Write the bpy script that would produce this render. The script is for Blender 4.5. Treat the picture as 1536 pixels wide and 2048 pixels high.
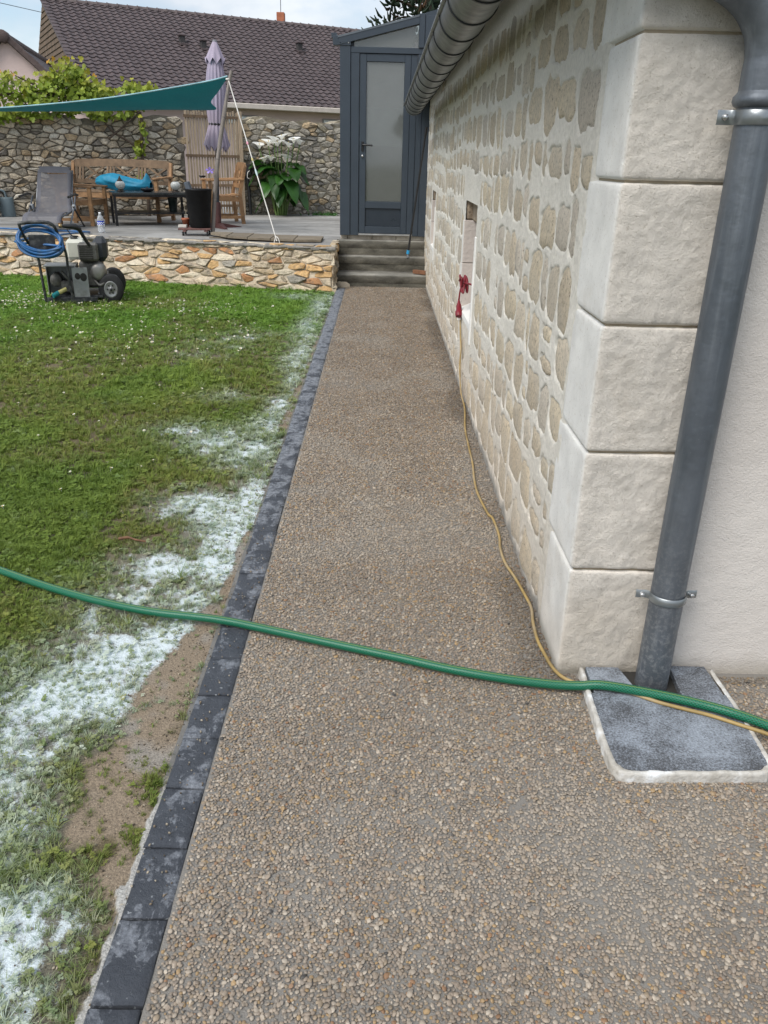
import bpy, math, random
import numpy as np
from mathutils import Vector, Matrix, Euler

random.seed(7); rng = np.random.default_rng(7)
scene = bpy.context.scene
for _o in list(bpy.data.objects): bpy.data.objects.remove(_o)
C = scene.collection
R = math.radians; PI = math.pi

# ------------------------------------------------------------------ camera
cam = bpy.data.cameras.new('camera'); cam_o = bpy.data.objects.new('camera', cam); C.objects.link(cam_o)
cam.sensor_fit = 'VERTICAL'; cam.sensor_height = 36.0; cam.lens = 1600 / 2048 * 36.0
cam.clip_start = 0.05; cam.clip_end = 3000
_y = Vector((-5, 706, -1600)).normalized()
_z = Vector((1, -0.024, 0)).cross(_y).normalized()
if _z.y < 0: _z = -_z
_x = _y.cross(_z)
cam_o.matrix_world = Matrix.Translation((0, 0, 1.5)) @ Matrix((_x, _y, _z)).to_4x4()
scene.camera = cam_o

# ------------------------------------------------------------------ world, sun, exposure
SUN_EL, SUN_AZ = R(50), R(-138)          # azimuth measured from +Y towards +X
world = bpy.data.worlds.new('World'); scene.world = world; world.use_nodes = True
nt = world.node_tree; nt.nodes.clear()
def wn(t, **k):
    n = nt.nodes.new(t)
    for a, b in k.items(): setattr(n, a, b)
    return n
w_out = wn('ShaderNodeOutputWorld'); w_bg = wn('ShaderNodeBackground')
sky = wn('ShaderNodeTexSky', sky_type='NISHITA', sun_disc=False, sun_elevation=SUN_EL, sun_rotation=SUN_AZ, air_density=1.0, dust_density=1.5, ozone_density=1.0)
w_tc = wn('ShaderNodeTexCoord'); w_map = wn('ShaderNodeMapping'); w_map.inputs['Scale'].default_value = (1.0, 1.0, 2.2)
w_map.inputs['Location'].default_value = (0.3, 0.1, 0.0)
w_n = wn('ShaderNodeTexNoise'); w_n.inputs['Scale'].default_value = 3.0; w_n.inputs['Detail'].default_value = 9; w_n.inputs['Roughness'].default_value = 0.55
w_n2 = wn('ShaderNodeTexNoise'); w_n2.inputs['Scale'].default_value = 6.0; w_n2.inputs['Detail'].default_value = 6
w_r = wn('ShaderNodeValToRGB'); w_r.color_ramp.elements[0].position = 0.33; w_r.color_ramp.elements[1].position = 0.53
w_r2 = wn('ShaderNodeValToRGB')
w_r2.color_ramp.elements[0].position = 0.3; w_r2.color_ramp.elements[0].color = (2.8, 3.25, 3.85, 1)
w_r2.color_ramp.elements[1].position = 0.65; w_r2.color_ramp.elements[1].color = (5.2, 5.5, 5.8, 1)
w_mix = wn('ShaderNodeMix', data_type='RGBA')
L = nt.links.new
L(w_tc.outputs['Generated'], w_map.inputs['Vector']); L(w_map.outputs['Vector'], w_n.inputs['Vector']); L(w_map.outputs['Vector'], w_n2.inputs['Vector'])
L(w_n.outputs['Fac'], w_r.inputs['Fac']); L(w_n2.outputs['Fac'], w_r2.inputs['Fac'])
L(w_r.outputs['Color'], w_mix.inputs['Factor']); L(sky.outputs['Color'], w_mix.inputs['A']); L(w_r2.outputs['Color'], w_mix.inputs['B'])
L(w_mix.outputs['Result'], w_bg.inputs['Color']); w_bg.inputs['Strength'].default_value = 0.10
L(w_bg.outputs['Background'], w_out.inputs['Surface'])
sun = bpy.data.lights.new('sun', 'SUN'); sun.energy = 1.5; sun.angle = R(32); sun.color = (1.0, 0.96, 0.9)
sun_o = bpy.data.objects.new('sun', sun); C.objects.link(sun_o)
_sd = Vector((math.sin(SUN_AZ) * math.cos(SUN_EL), math.cos(SUN_AZ) * math.cos(SUN_EL), math.sin(SUN_EL)))
sun_o.rotation_euler = _sd.to_track_quat('Z', 'Y').to_euler(); sun_o.location = (-6, 4, 9)
vs = scene.view_settings; vs.view_transform = 'Standard'; vs.look = 'None'; vs.gamma = 1.0; vs.use_curve_mapping = False
vs.exposure = 0.92
scene.cycles.use_denoising = True
scene.cycles.max_bounces = 6; scene.cycles.transparent_max_bounces = 16

# ------------------------------------------------------------------ helpers
class MB:
    """collects shapes; build() links them as one mesh object"""
    def __init__(s): s.v = []; s.f = []; s.sm = []; s.uv = None; s.col = None
    def add(s, verts, faces, smooth=False):
        b = len(s.v); s.v.extend([tuple(map(float, p)) for p in verts]); s.f.extend([tuple(b + i for i in f) for f in faces]); s.sm.extend([smooth] * len(faces)); return s
    def box(s, x0, x1, y0, y1, z0, z1, bev=0.0):
        if bev <= 0:
            v = [(x, y, z) for x in (x0, x1) for y in (y0, y1) for z in (z0, z1)]
            return s.add(v, [(0, 1, 3, 2), (4, 6, 7, 5), (0, 4, 5, 1), (2, 3, 7, 6), (0, 2, 6, 4), (1, 5, 7, 3)])
        b = min(bev, abs(x1 - x0) / 2.01, abs(y1 - y0) / 2.01, abs(z1 - z0) / 2.01)
        import bmesh
        bm = bmesh.new(); bmesh.ops.create_cube(bm, size=1)
        for q in bm.verts: q.co = ((x0 + x1) / 2 + q.co.x * (x1 - x0), (y0 + y1) / 2 + q.co.y * (y1 - y0), (z0 + z1) / 2 + q.co.z * (z1 - z0))
        bmesh.ops.bevel(bm, geom=list(bm.edges), offset=b, segments=1, affect='EDGES'); bmesh.ops.recalc_face_normals(bm, faces=bm.faces)
        bm.verts.index_update(); s.add([q.co[:] for q in bm.verts], [[q.index for q in f.verts] for f in bm.faces]); bm.free(); return s
    def bar(s, a, b, w, h, up=(0, 0, 1), bev=0.0):
        a = Vector(a); b = Vector(b); d = (b - a); ln = d.length; d.normalize(); u = Vector(up)
        if abs(d.dot(u)) > 0.98: u = Vector((0, 1, 0))
        sd = d.cross(u).normalized(); u = sd.cross(d).normalized()
        t = MB().box(-w / 2, w / 2, 0, ln, -h / 2, h / 2, bev)
        return s.add([a + sd * p[0] + d * p[1] + u * p[2] for p in t.v], t.f)
    def tube(s, pts, r, n=10, caps=True, smooth=True, closed=False):
        pts = [Vector(p) for p in pts]; m = len(pts); rr = r if hasattr(r, '__len__') else [r] * m
        t0 = (pts[1] - pts[0]).normalized(); u = t0.orthogonal().normalized(); vv = []; 
        for i, p in enumerate(pts):
            if closed: t = (pts[(i + 1) % m] - pts[i - 1]).normalized()
            elif i == 0: t = t0
            elif i == m - 1: t = (pts[-1] - pts[-2]).normalized()
            else: t = ((pts[i + 1] - p).normalized() + (p - pts[i - 1]).normalized()).normalized()
            u = (u - t * u.dot(t)); u = u.normalized() if u.length > 1e-6 else t.orthogonal().normalized(); w = t.cross(u)
            for k in range(n):
                a = 2 * PI * k / n; vv.append(p + (u * math.cos(a) + w * math.sin(a)) * rr[i])
        ff = []
        for i in range(m if closed else m - 1):
            j = (i + 1) % m
            for k in range(n): ff.append((i * n + k, i * n + (k + 1) % n, j * n + (k + 1) % n, j * n + k))
        s.add(vv, ff, smooth)
        if caps and not closed:
            s.add(vv[:n], [tuple(reversed(range(n)))]); s.add(vv[-n:], [tuple(range(n))])
        return s
    def lathe(s, prof, n=20, c=(0, 0, 0), smooth=True, axis='Z', arc=None):
        vv = []; ff = []; a0, a1 = arc or (0, 2 * PI); k_n = n if arc is None else n + 1
        for r, z in prof:
            for k in range(k_n):
                a = a0 + (a1 - a0) * k / n; p = (r * math.cos(a), r * math.sin(a), z)
                if axis == 'Y': p = (p[0], p[2], p[1])
                if axis == 'X': p = (p[2], p[0], p[1])
                vv.append((c[0] + p[0], c[1] + p[1], c[2] + p[2]))
        for i in range(len(prof) - 1):
            for k in range(n):
                q = (k + 1) % k_n; ff.append((i * k_n + k, i * k_n + q, (i + 1) * k_n + q, (i + 1) * k_n + k))
        return s.add(vv, ff, smooth)
    def prism(s, poly, z0, z1):
        n = len(poly); v = [(p[0], p[1], z0) for p in poly] + [(p[0], p[1], z1) for p in poly]
        return s.add(v, [tuple(reversed(range(n))), tuple(range(n, 2 * n))] + [(i, (i + 1) % n, n + (i + 1) % n, n + i) for i in range(n)])
    def xf(s, mtx):
        s.v = [tuple(mtx @ Vector(p)) for p in s.v]; return s
    def mesh(s, name):
        me = bpy.data.meshes.new(name); me.from_pydata(s.v, [], s.f); me.polygons.foreach_set('use_smooth', s.sm)
        if s.col is not None:
            at = me.color_attributes.new('Col', 'FLOAT_COLOR', 'POINT'); c = np.ones((len(s.v), 4), np.float32); c[:, :3] = np.array(s.col)
            at.data.foreach_set('color', c.ravel())
        me.update(); return me
    def build(s, name, mat, parent=None, **k): return obj(name, s.mesh(name), mat, parent, **k)

def obj(name, me, mat, parent=None, loc=None):
    o = bpy.data.objects.new(name, me); C.objects.link(o)
    if mat is not None and not me.materials: me.materials.append(mat)
    if parent is not None: o.parent = parent
    if loc is not None: o.location = loc
    return o
def tag(o, label=None, cat=None, group=None, kind=None):
    for k, v in (('label', label), ('category', cat), ('group', group), ('kind', kind)):
        if v: o[k] = v
    return o
def thing(name, label, cat, loc=(0, 0, 0), rz=0.0, group=None):
    o = bpy.data.objects.new(name, None); C.objects.link(o); o.empty_display_size = 0.1
    o.location = loc; o.rotation_euler = (0, 0, rz); return tag(o, label, cat, group)
def spline(pts, n=8):
    """Catmull-Rom through pts"""
    P = [np.array(p, float) for p in pts]; P = [2 * P[0] - P[1]] + P + [2 * P[-1] - P[-2]]; out = []
    for i in range(1, len(P) - 2):
        for t in np.linspace(0, 1, n, endpoint=False):
            a, b, c, d = P[i - 1:i + 3]
            out.append(tuple(.5 * (2 * b + (c - a) * t + (2 * a - 5 * b + 4 * c - d) * t * t + (3 * b - a - 3 * c + d) * t ** 3)))
    out.append(tuple(P[-2])); return out
def vnoise(x, y, seed=0):
    x = np.asarray(x, float); y = np.asarray(y, float); xi = np.floor(x).astype(np.int64); yi = np.floor(y).astype(np.int64); fx = x - xi; fy = y - yi
    fx = fx * fx * (3 - 2 * fx); fy = fy * fy * (3 - 2 * fy)
    def h(a, b):
        n = (a * 374761393 + b * 668265263 + seed * 1274126177) & 0x7fffffff; n = ((n ^ (n >> 13)) * 1103515245) & 0x7fffffff
        n = ((n ^ (n >> 15)) * 12345677) & 0x7fffffff; return (n & 0xffff) / 65535.0
    return (h(xi, yi) * (1 - fx) + h(xi + 1, yi) * fx) * (1 - fy) + (h(xi, yi + 1) * (1 - fx) + h(xi + 1, yi + 1) * fx) * fy
def fbm(x, y, seed=0, o=4):
    t = 0; a = .5; s = 0
    for i in range(o): t = t + a * vnoise(np.asarray(x) * 2 ** i, np.asarray(y) * 2 ** i, seed + i * 17); s += a; a *= .5
    return t / s
def sstep(a, b, x): t = np.clip((x - a) / (b - a), 0, 1); return t * t * (3 - 2 * t)

# ------------------------------------------------------------------ materials
class NT:
    def __init__(s, name):
        s.m = bpy.data.materials.new(name); s.m.use_nodes = True; s.t = s.m.node_tree; s.t.nodes.clear()
        s.out = s.n('ShaderNodeOutputMaterial'); s.b = s.n('ShaderNodeBsdfPrincipled'); s.l(s.b.outputs[0], s.out.inputs['Surface'])
        s.tc = s.n('ShaderNodeTexCoord'); s.vec = s.tc.outputs['Object']
    def n(s, t, **k):
        q = s.t.nodes.new(t)
        for a, b in k.items(): setattr(q, a, b)
        return q
    def l(s, a, b): s.t.links.new(a, b)
    def geo(s): s.vec = s.n('ShaderNodeNewGeometry').outputs['Position']; return s
    def scale(s, v):
        q = s.n('ShaderNodeMapping'); q.inputs['Scale'].default_value = v; s.l(s.vec, q.inputs['Vector']); return q.outputs['Vector']
    def noise(s, sc, det=4, rough=.55, vec=None, dist=0):
        q = s.n('ShaderNodeTexNoise'); q.inputs['Scale'].default_value = sc; q.inputs['Detail'].default_value = det; q.inputs['Roughness'].default_value = rough; q.inputs['Distortion'].default_value = dist
        s.l(vec or s.vec, q.inputs['Vector']); return q.outputs['Fac']
    def vor(s, sc, feat='F1', vec=None, out='Distance'):
        q = s.n('ShaderNodeTexVoronoi', feature=feat); q.inputs['Scale'].default_value = sc; s.l(vec or s.vec, q.inputs['Vector']); return q.outputs[out]
    def ramp(s, fac, stops, interp='LINEAR'):
        q = s.n('ShaderNodeValToRGB'); r = q.color_ramp; r.interpolation = interp
        while len(r.elements) < len(stops): r.elements.new(.5)
        for e, (p, c) in zip(r.elements, stops): e.position = p; e.color = (*c, 1) if hasattr(c, '__len__') else (c, c, c, 1)
        s.l(fac, q.inputs['Fac']); return q.outputs['Color']
    def mix(s, fac, a, b, mode='MIX'):
        q = s.n('ShaderNodeMix', data_type='RGBA', blend_type=mode)
        for v, i in ((fac, 'Factor'), (a, 'A'), (b, 'B')):
            if isinstance(v, (int, float)): q.inputs[i].default_value = v if i == 'Factor' else (v, v, v, 1)
            elif isinstance(v, tuple): q.inputs[i].default_value = (*v, 1)
            else: s.l(v, q.inputs[i])
        return q.outputs['Result']
    def math(s, op, a, b=0.0):
        q = s.n('ShaderNodeMath', operation=op)
        for v, i in ((a, 0), (b, 1)):
            if isinstance(v, (int, float)): q.inputs[i].default_value = v
            else: s.l(v, q.inputs[i])
        return q.outputs[0]
    def attr(s, name, typ='GEOMETRY', out='Color'):
        q = s.n('ShaderNodeAttribute', attribute_type=typ, attribute_name=name); return q.outputs[out]
    def rnd(s): return s.n('ShaderNodeObjectInfo').outputs['Random']
    def bump(s, h, dist=.01, st=1.0, prev=None):
        q = s.n('ShaderNodeBump'); q.inputs['Strength'].default_value = st; q.inputs['Distance'].default_value = dist; s.l(h, q.inputs['Height'])
        if prev is not None: s.l(prev, q.inputs['Normal'])
        return q.outputs['Normal']
    def fin(s, col=None, rough=.7, metal=0, normal=None, spec=.5, **k):
        for v, i in ((col, 'Base Color'), (rough, 'Roughness'), (metal, 'Metallic'), (spec, 'Specular IOR Level')):
            if v is None: continue
            if isinstance(v, (int, float)): s.b.inputs[i].default_value = v
            elif isinstance(v, tuple): s.b.inputs[i].default_value = (*v, 1)
            else: s.l(v, s.b.inputs[i])
        if normal is not None: s.l(normal, s.b.inputs['Normal'])
        for i, v in k.items(): s.b.inputs[i.replace('_', ' ')].default_value = v
        return s.m
def simple(name, col, rough=.6, metal=0, var=.25, vs=6, bs=70, bd=.002, spec=.5, dirt=None, ds=3, geo=True, **k):
    """base colour with mottling, optional dirt colour in patches, fine bump"""
    t = NT(name)
    if geo: t.geo()
    c = t.mix(t.ramp(t.noise(vs, 6), [(.3, 0.0), (.7, 1.0)]), tuple(x * (1 - var) for x in col), tuple(min(1, x * (1 + var)) for x in col))
    if dirt: c = t.mix(t.ramp(t.noise(ds, 8, .65), [(.48, 0.0), (.68, .75)]), c, dirt)
    r = t.ramp(t.noise(vs * 2.3, 4), [(.3, max(0, rough - .1)), (.7, min(1, rough + .12))])
    return t.fin(c, r, metal, t.bump(t.noise(bs, 5), bd) if bd else None, spec, **k)

# ------------------------------------------------------------------ scattering
TEMPL = 0
def scatter(name, pts, rot, scl, idx, tint, meshes, mat, parent=None):
    """one object whose points carry small instanced meshes"""
    global TEMPL
    TEMPL += 1
    col = bpy.data.collections.new('templates_%d' % TEMPL)
    for i, me in enumerate(meshes):
        if not me.materials: me.materials.append(mat)
        col.objects.link(bpy.data.objects.new('template_%d_%02d' % (TEMPL, i), me))
    me = bpy.data.meshes.new(name); n = len(pts); me.vertices.add(n); me.vertices.foreach_set('co', np.asarray(pts, np.float32).ravel())
    for nm, ty, key, arr in (('rot', 'FLOAT_VECTOR', 'vector', rot), ('scl', 'FLOAT_VECTOR', 'vector', scl), ('idx', 'INT', 'value', idx), ('tint', 'FLOAT_COLOR', 'color', tint)):
        a = me.attributes.new(nm, ty, 'POINT'); arr = np.asarray(arr)
        if nm == 'tint': arr = np.c_[arr, np.ones(n)]
        a.data.foreach_set(key, arr.astype(np.int32 if ty == 'INT' else np.float32).ravel())
    me.update(); o = obj(name, me, mat, parent)
    g = bpy.data.node_groups.new('scatter_' + name, 'GeometryNodeTree')
    g.interface.new_socket('Geometry', in_out='INPUT', socket_type='NodeSocketGeometry'); g.interface.new_socket('Geometry', in_out='OUTPUT', socket_type='NodeSocketGeometry')
    N = g.nodes.new; gi = N('NodeGroupInput'); go = N('NodeGroupOutput'); ip = N('GeometryNodeInstanceOnPoints'); ci = N('GeometryNodeCollectionInfo')
    ci.inputs['Collection'].default_value = col; ci.inputs['Separate Children'].default_value = True; ci.inputs['Reset Children'].default_value = True
    def na(nm, ty):
        q = N('GeometryNodeInputNamedAttribute'); q.data_type = ty; q.inputs['Name'].default_value = nm; return [x for x in q.outputs if x.enabled and x.name == 'Attribute'][0]
    e = N('FunctionNodeEulerToRotation'); l = g.links.new
    l(gi.outputs[0], ip.inputs['Points']); l(ci.outputs[0], ip.inputs['Instance']); ip.inputs['Pick Instance'].default_value = True
    l(na('idx', 'INT'), ip.inputs['Instance Index']); l(na('rot', 'FLOAT_VECTOR'), e.inputs[0]); l(e.outputs[0], ip.inputs['Rotation']); l(na('scl', 'FLOAT_VECTOR'), ip.inputs['Scale'])
    l(ip.outputs[0], go.inputs[0]); md = o.modifiers.new('scatter', 'NODES'); md.node_group = g
    return o
# ================================================================== SETTING
T = 0.503                                   # terrace level
# ---- ground sheet
t = NT('earth').geo(); c = t.ramp(t.noise(.8, 8), [(.3, (.045, .06, .02)), (.7, (.09, .10, .035))])
M_earth = t.fin(c, .95, 0, t.bump(t.noise(30, 6), .02))
tag(MB().add([(-400, -200, -.09), (400, -200, -.09), (400, 900, -.09), (-400, 900, -.09)], [(0, 1, 2, 3)]).build('ground', M_earth), kind='structure')

# ---- lawn soil with splashed cement wash, sand and mortar (their own shapes on the ground)
WHITE = [(-.83, 2.17, .13, .18, 1), (-.91, 2.02, .14, .16, 1), (-.94, 1.84, .10, .12, .75), (-.71, 2.33, .10, .13, 1), (-.67, 2.60, .10, .14, .9), (-.63, 2.88, .08, .16, 1), (-.83, 2.84, .13, .12, .8), (-.95, 2.60, .12, .12, .7),
         (-.65, 3.25, .09, .2, 1.05), (-.78, 3.47, .13, .12, 1), (-.59, 3.5, .06, .3, 1.1), (-.70, 4.25, .13, .22, .85), (-.90, 4.40, .16, .16, .8), (-1.12, 4.6, .16, .14, .6), (-.68, 4.72, .08, .2, .8), (-.63, 5.1, .07, .3, .8),
         (-.66, 6.6, .09, .5, .75), (-.68, 7.7, .08, .7, .8), (-.66, 9.0, .07, .7, .8), (-.93, 9.7, .22, .2, .6), (-.87, 1.47, .08, .08, .75), (-.93, 1.57, .08, .09, .85), (-1.06, 2.14, .10, .12, .6), (-.74, 1.2, .1, .12, .62), (-.70, 1.02, .1, .1, .6), (-1.04, 5.33, .14, .14, .5), (-.62, 5.9, .05, .4, .6), (-1.5, 6.6, .2, .25, .42), (-1.2, 7.2, .3, .4, .4)]
SAND = [(-.55, 2.64, .03, .15, 1), (-.57, 2.46, .05, .13, 1), (-.59, 2.24, .06, .13, 1.1), (-.62, 2.07, .08, .11, 1.1), (-.63, 1.88, .08, .11, 1.1), (-.65, 1.74, .09, .09, 1.1), (-.68, 1.60, .08, .08, 1), (-.69, 1.47, .07, .07, .9), (-.62, 1.53, .07, .09, 1), (-.57, 1.79, .05, .1, 1), (-.58, 1.37, .05, .08, .9),
        (-.56, 4.9, .035, .3, .9), (-.56, 5.5, .03, .4, .8), (-.55, 3.03, .02, .2, .9), (-.55, 7, .02, 1.2, .7), (-.55, 1.1, .02, .3, .6)]
def field(x, y, L_):
    s = np.zeros_like(x)
    for cx, cy, sx, sy, a in L_: s = np.maximum(s, a * np.exp(-.5 * (((x - cx) / sx) ** 2 + ((y - cy) / sy) ** 2)))
    return s
def lawn_masks(x, y):
    n1 = fbm(x * 9, y * 7, 3, 4); n2 = fbm(x * 40, y * 34, 5, 3)
    run = .52 * np.exp(-.5 * ((x + .60 + .05 * np.sin(y * 1.7)) / .085) ** 2) * (y > 2.4); w = sstep(.20, 1.0, np.maximum(field(x, y, [(a_, b_, c_ * (1.28 if b_ < 3.7 else 1.1), d_ * 1.15, e_) for a_, b_, c_, d_, e_ in WHITE]), run) * 1.02 + (n1 - .5) * .95 + (n2 - .5) * 1.0)
    s = sstep(.40, .78, field(x, y, SAND) + (n1 - .5) * .75 + (n2 - .5) * .5)
    mo = sstep(.4, .6, (1 - (-.528 - x) / (.028 + .02 * fbm(x * 0, y * 9, 9, 3))) + (n2 - .5) * .9) * sstep(1.75, 1.55, y)
    dust = sstep(.2, .75, field(x, y, [(a, b, c_ * 1.9, d * 1.5, e) for a, b, c_, d, e in WHITE]))
    dry = sstep(.50, .68, fbm(x * 1.3, y * .9, 21, 4) + .22 * np.exp(-.5 * ((y - 4.9) / 1.1) ** 2) - .07 * (y > 7.5))
    return w * (1 - s), s, mo, dust, dry
nx_, ny_ = 260, 430
tx = np.linspace(0, 1, nx_); gx = -.53 - 7.0 * tx ** 1.7; gy = .55 * (11.9 / .55) ** np.linspace(0, 1, ny_)
X_, Y_ = np.meshgrid(gx, gy); mw, ms, mm, mdust, mdry = lawn_masks(X_, Y_)
def lawn_z(x, y):
    return -.016 + (fbm(x * 4, y * 4, 31, 4) - .5) * .022 * sstep(-.53, -.75, x) - .02 * sstep(8.5, 10.5, y)
Z_ = lawn_z(X_, Y_) + mm * .008 + (fbm(X_ * 60, Y_ * 60, 41, 2) - .5) * .004
soil = np.stack([np.full_like(X_, v) for v in (.060, .058, .026)], -1); n3 = fbm(X_ * 5, Y_ * 5, 51, 4)[..., None]
soil = soil * (1 - mdry[..., None] * .8) + np.array((.15, .115, .065)) * mdry[..., None] * .8; soil = soil * (.7 + .6 * n3)
def lay(c, m, col): return c * (1 - m[..., None]) + np.array(col) * m[..., None]
colr = lay(soil, np.clip(mdust * .35, 0, 1), (.3, .33, .31)); colr = lay(colr, ms, (.255, .200, .142)) * 1.0; colr = lay(colr, ms * sstep(.5, .7, fbm(X_ * 7, Y_ * 7, 61, 3)) * .6, (.30, .29, .27))
colr = lay(colr, mm, (.42, .41, .385)); 
mb = MB(); mb.v = list(map(tuple, np.stack([X_, Y_, Z_], -1).reshape(-1, 3).tolist()))
ii = (np.arange(ny_ - 1)[:, None] * nx_ + np.arange(nx_ - 1)).ravel()
mb.f = np.stack([ii, ii + nx_, ii + nx_ + 1, ii + 1], -1).tolist(); mb.sm = [True] * len(mb.f); mb.col = np.clip(colr.reshape(-1, 3), 0, 1)
t = NT('lawn_soil').geo(); c = t.mix(1.0, t.attr('Col'), t.ramp(t.noise(220, 4), [(.3, .55), (.7, 1.3)]), 'MULTIPLY'); c = t.mix(t.ramp(t.noise(70, 3), [(.64, 0.0), (.70, .5)]), c, (.42, .34, .24))
wf = t.math('ADD', t.attr('wash', 'GEOMETRY', 'Fac'), t.math('MULTIPLY', t.math('SUBTRACT', t.noise(130, 8, .78), .5), 2.6)); c = t.mix(t.ramp(wf, [(.34, 0.0), (.7, .75), (1.1, .97)]), c, (.66, .74, .78))
M_lawn = t.fin(c, .9, 0, t.bump(t.noise(160, 5), .006))
lawn_o = mb.build('lawn', M_lawn); at_ = lawn_o.data.attributes.new('wash', 'FLOAT', 'POINT'); at_.data.foreach_set('value', mw.ravel().astype(np.float32)); tag(lawn_o, kind='structure')

# ---- grass, clover and daisies
def blade(mb, x, y, h, w, lean, az, z=0):
    d = np.array((math.cos(az), math.sin(az))); s = np.array((-d[1], d[0])) * w / 2
    p = [(0, 0), (lean * .35, h * .6), (lean, h)]
    b = [(x + d[0] * a, y + d[1] * a, z + q) for a, q in p]
    mb.add([(b[0][0] - s[0], b[0][1] - s[1], b[0][2]), (b[0][0] + s[0], b[0][1] + s[1], b[0][2]), (b[1][0] + s[0] * .8, b[1][1] + s[1] * .8, b[1][2]), (b[1][0] - s[0] * .8, b[1][1] - s[1] * .8, b[1][2]), b[2]], [(0, 1, 2, 3), (3, 2, 4)], True)
grass_me = []
for k in range(5):
    mb = MB(); rr = random.Random(k)
    for j in range(15):
        a = rr.uniform(0, 2 * PI); q = rr.uniform(0, .018); h = rr.uniform(.016, .040)
        blade(mb, q * math.cos(a), q * math.sin(a), h, rr.uniform(.0025, .0045), rr.uniform(.008, .035), rr.uniform(0, 2 * PI), -.004)
    grass_me.append(mb.mesh('grass_tuft'))
for k in range(3):                             # clover and plantain like leaves
    mb = MB(); rr = random.Random(50 + k)
    for j in range(7):
        a = rr.uniform(0, 2 * PI); q = rr.uniform(.004, .022); h = rr.uniform(.010, .026); cx, cy = q * math.cos(a), q * math.sin(a)
        for l3 in range(3):
            b = a + l3 * 2.1; r_ = rr.uniform(.0035, .006); ox, oy = cx + r_ * math.cos(b), cy + r_ * math.sin(b); tl = rr.uniform(-.3, .3)
            mb.add([(ox + r_ * .95 * math.cos(q6), oy + r_ * .95 * math.sin(q6), h + tl * r_ * math.cos(q6)) for q6 in np.arange(6) * PI / 3], [tuple(range(6))], True)
    grass_me.append(mb.mesh('clover'))
for k in range(1):                             # long tufts
    mb = MB(); rr = random.Random(80 + k)
    for j in range(16):
        a = rr.uniform(0, 2 * PI); q = rr.uniform(0, .015)
        blade(mb, q * math.cos(a), q * math.sin(a), rr.uniform(.03, .07), rr.uniform(.003, .005), rr.uniform(.03, .09), rr.uniform(0, 2 * PI), -.004)
    grass_me.append(mb.mesh('grass_long'))
t = NT('grass_blade'); tt = t.attr('tint', 'INSTANCER'); c = t.mix(t.ramp(t.rnd(), [(0, 0.0), (1, 1.0)]), t.mix(1.0, tt, (.72, .78, .7), 'MULTIPLY'), t.mix(1.0, tt, (1.25, 1.18, 1.1), 'MULTIPLY'))
M_grass = t.fin(c, .6, 0, spec=.3); t.b.inputs['Subsurface Weight'].default_value = 0
tr = t.n('ShaderNodeBsdfTranslucent'); t.l(c, tr.inputs['Color']); ms_ = t.n('ShaderNodeMixShader'); ms_.inputs[0].default_value = .3
t.l(t.b.outputs[0], ms_.inputs[1]); t.l(tr.outputs[0], ms_.inputs[2]); t.l(ms_.outputs[0], t.out.inputs['Surface'])
P = []; S = []
for y0, y1, dens, sc in ((.8, 2.2, 14000, .50), (2.2, 3.6, 9500, .60), (3.6, 5.5, 4600, .82), (5.5, 8, 2300, 1.1), (8, 11.3, 1250, 1.45)):
    x1 = -.545; x0 = -1.0 - .47 * y1; n = int((x1 - x0) * (y1 - y0) * dens)
    P.append(np.c_[rng.uniform(x0, x1, n), rng.uniform(y0, y1, n)]); S.append(np.full(n, sc))
P = np.concatenate(P); S = np.concatenate(S)
keep = P[:, 0] > -.62 - .47 * P[:, 1]; P = P[keep]; S = S[keep]
keep = P[:, 1] < 10.2 - .205 * (P[:, 0] + .58) + .05; P = P[keep]; S = S[keep]
w, s_, mo, du, dry = lawn_masks(P[:, 0], P[:, 1])
dens = (1 - .45 * w) * (1 - .90 * s_) * (1 - .95 * mo) * (1 - .40 * dry) * (.45 + .55 * sstep(.3, .5, fbm(P[:, 0] * 6, P[:, 1] * 6, 71, 3))) * (1 - .35 * du * (P[:, 1] < 4))
keep = rng.random(len(P)) < dens; P = P[keep]; S = S[keep]; w, s_, mo, du, dry = [q[keep] for q in (w, s_, mo, du, dry)]
n = len(P); g1 = fbm(P[:, 0] * 2.2, P[:, 1] * 1.6, 81, 4)[:, None]; far = sstep(5.0, 8.5, P[:, 1])[:, None]
green = np.array((.120, .200, .034)) * (1 - g1) + np.array((.215, .280, .055)) * g1
green = green * (1 + .18 * np.exp(-.5 * ((P[:, 1:2] - 5.2) / 1.5) ** 2)); green = green * (1 - far) + (np.array((.145, .29, .038)) * (1 - g1) + np.array((.20, .34, .055)) * g1) * far
yel = (dry * .6 * rng.random(n))[:, None]; green = green * (1 - yel) + np.array((.26, .21, .09)) * yel
dust = np.clip(.95 * w * rng.random(n) ** .9 + .66 * du * rng.random(n) ** 1.2, 0, .9)[:, None]; green = green * (1 - dust) + np.array((.60, .68, .66)) * dust
idx = rng.choice(9, n, p=[.155, .155, .155, .155, .15, .07, .065, .065, .03]); S = S * rng.uniform(.7, 1.25, n) * (1 - .3 * s_)
scl = np.c_[S, S, S * (1 - .35 * w) * np.where(P[:, 1] > 6, .75, 1.0)]; rot = np.c_[rng.normal(0, .15, n), rng.normal(0, .15, n), rng.uniform(0, 2 * PI, n)]
zz = lawn_z(P[:, 0], P[:, 1])
tag(scatter('grass', np.c_[P, zz], rot, scl, idx, green, grass_me, M_grass), 'short mown lawn of grass and clover left of the kerb, dusted white beside it', 'grass', kind='stuff')
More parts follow.
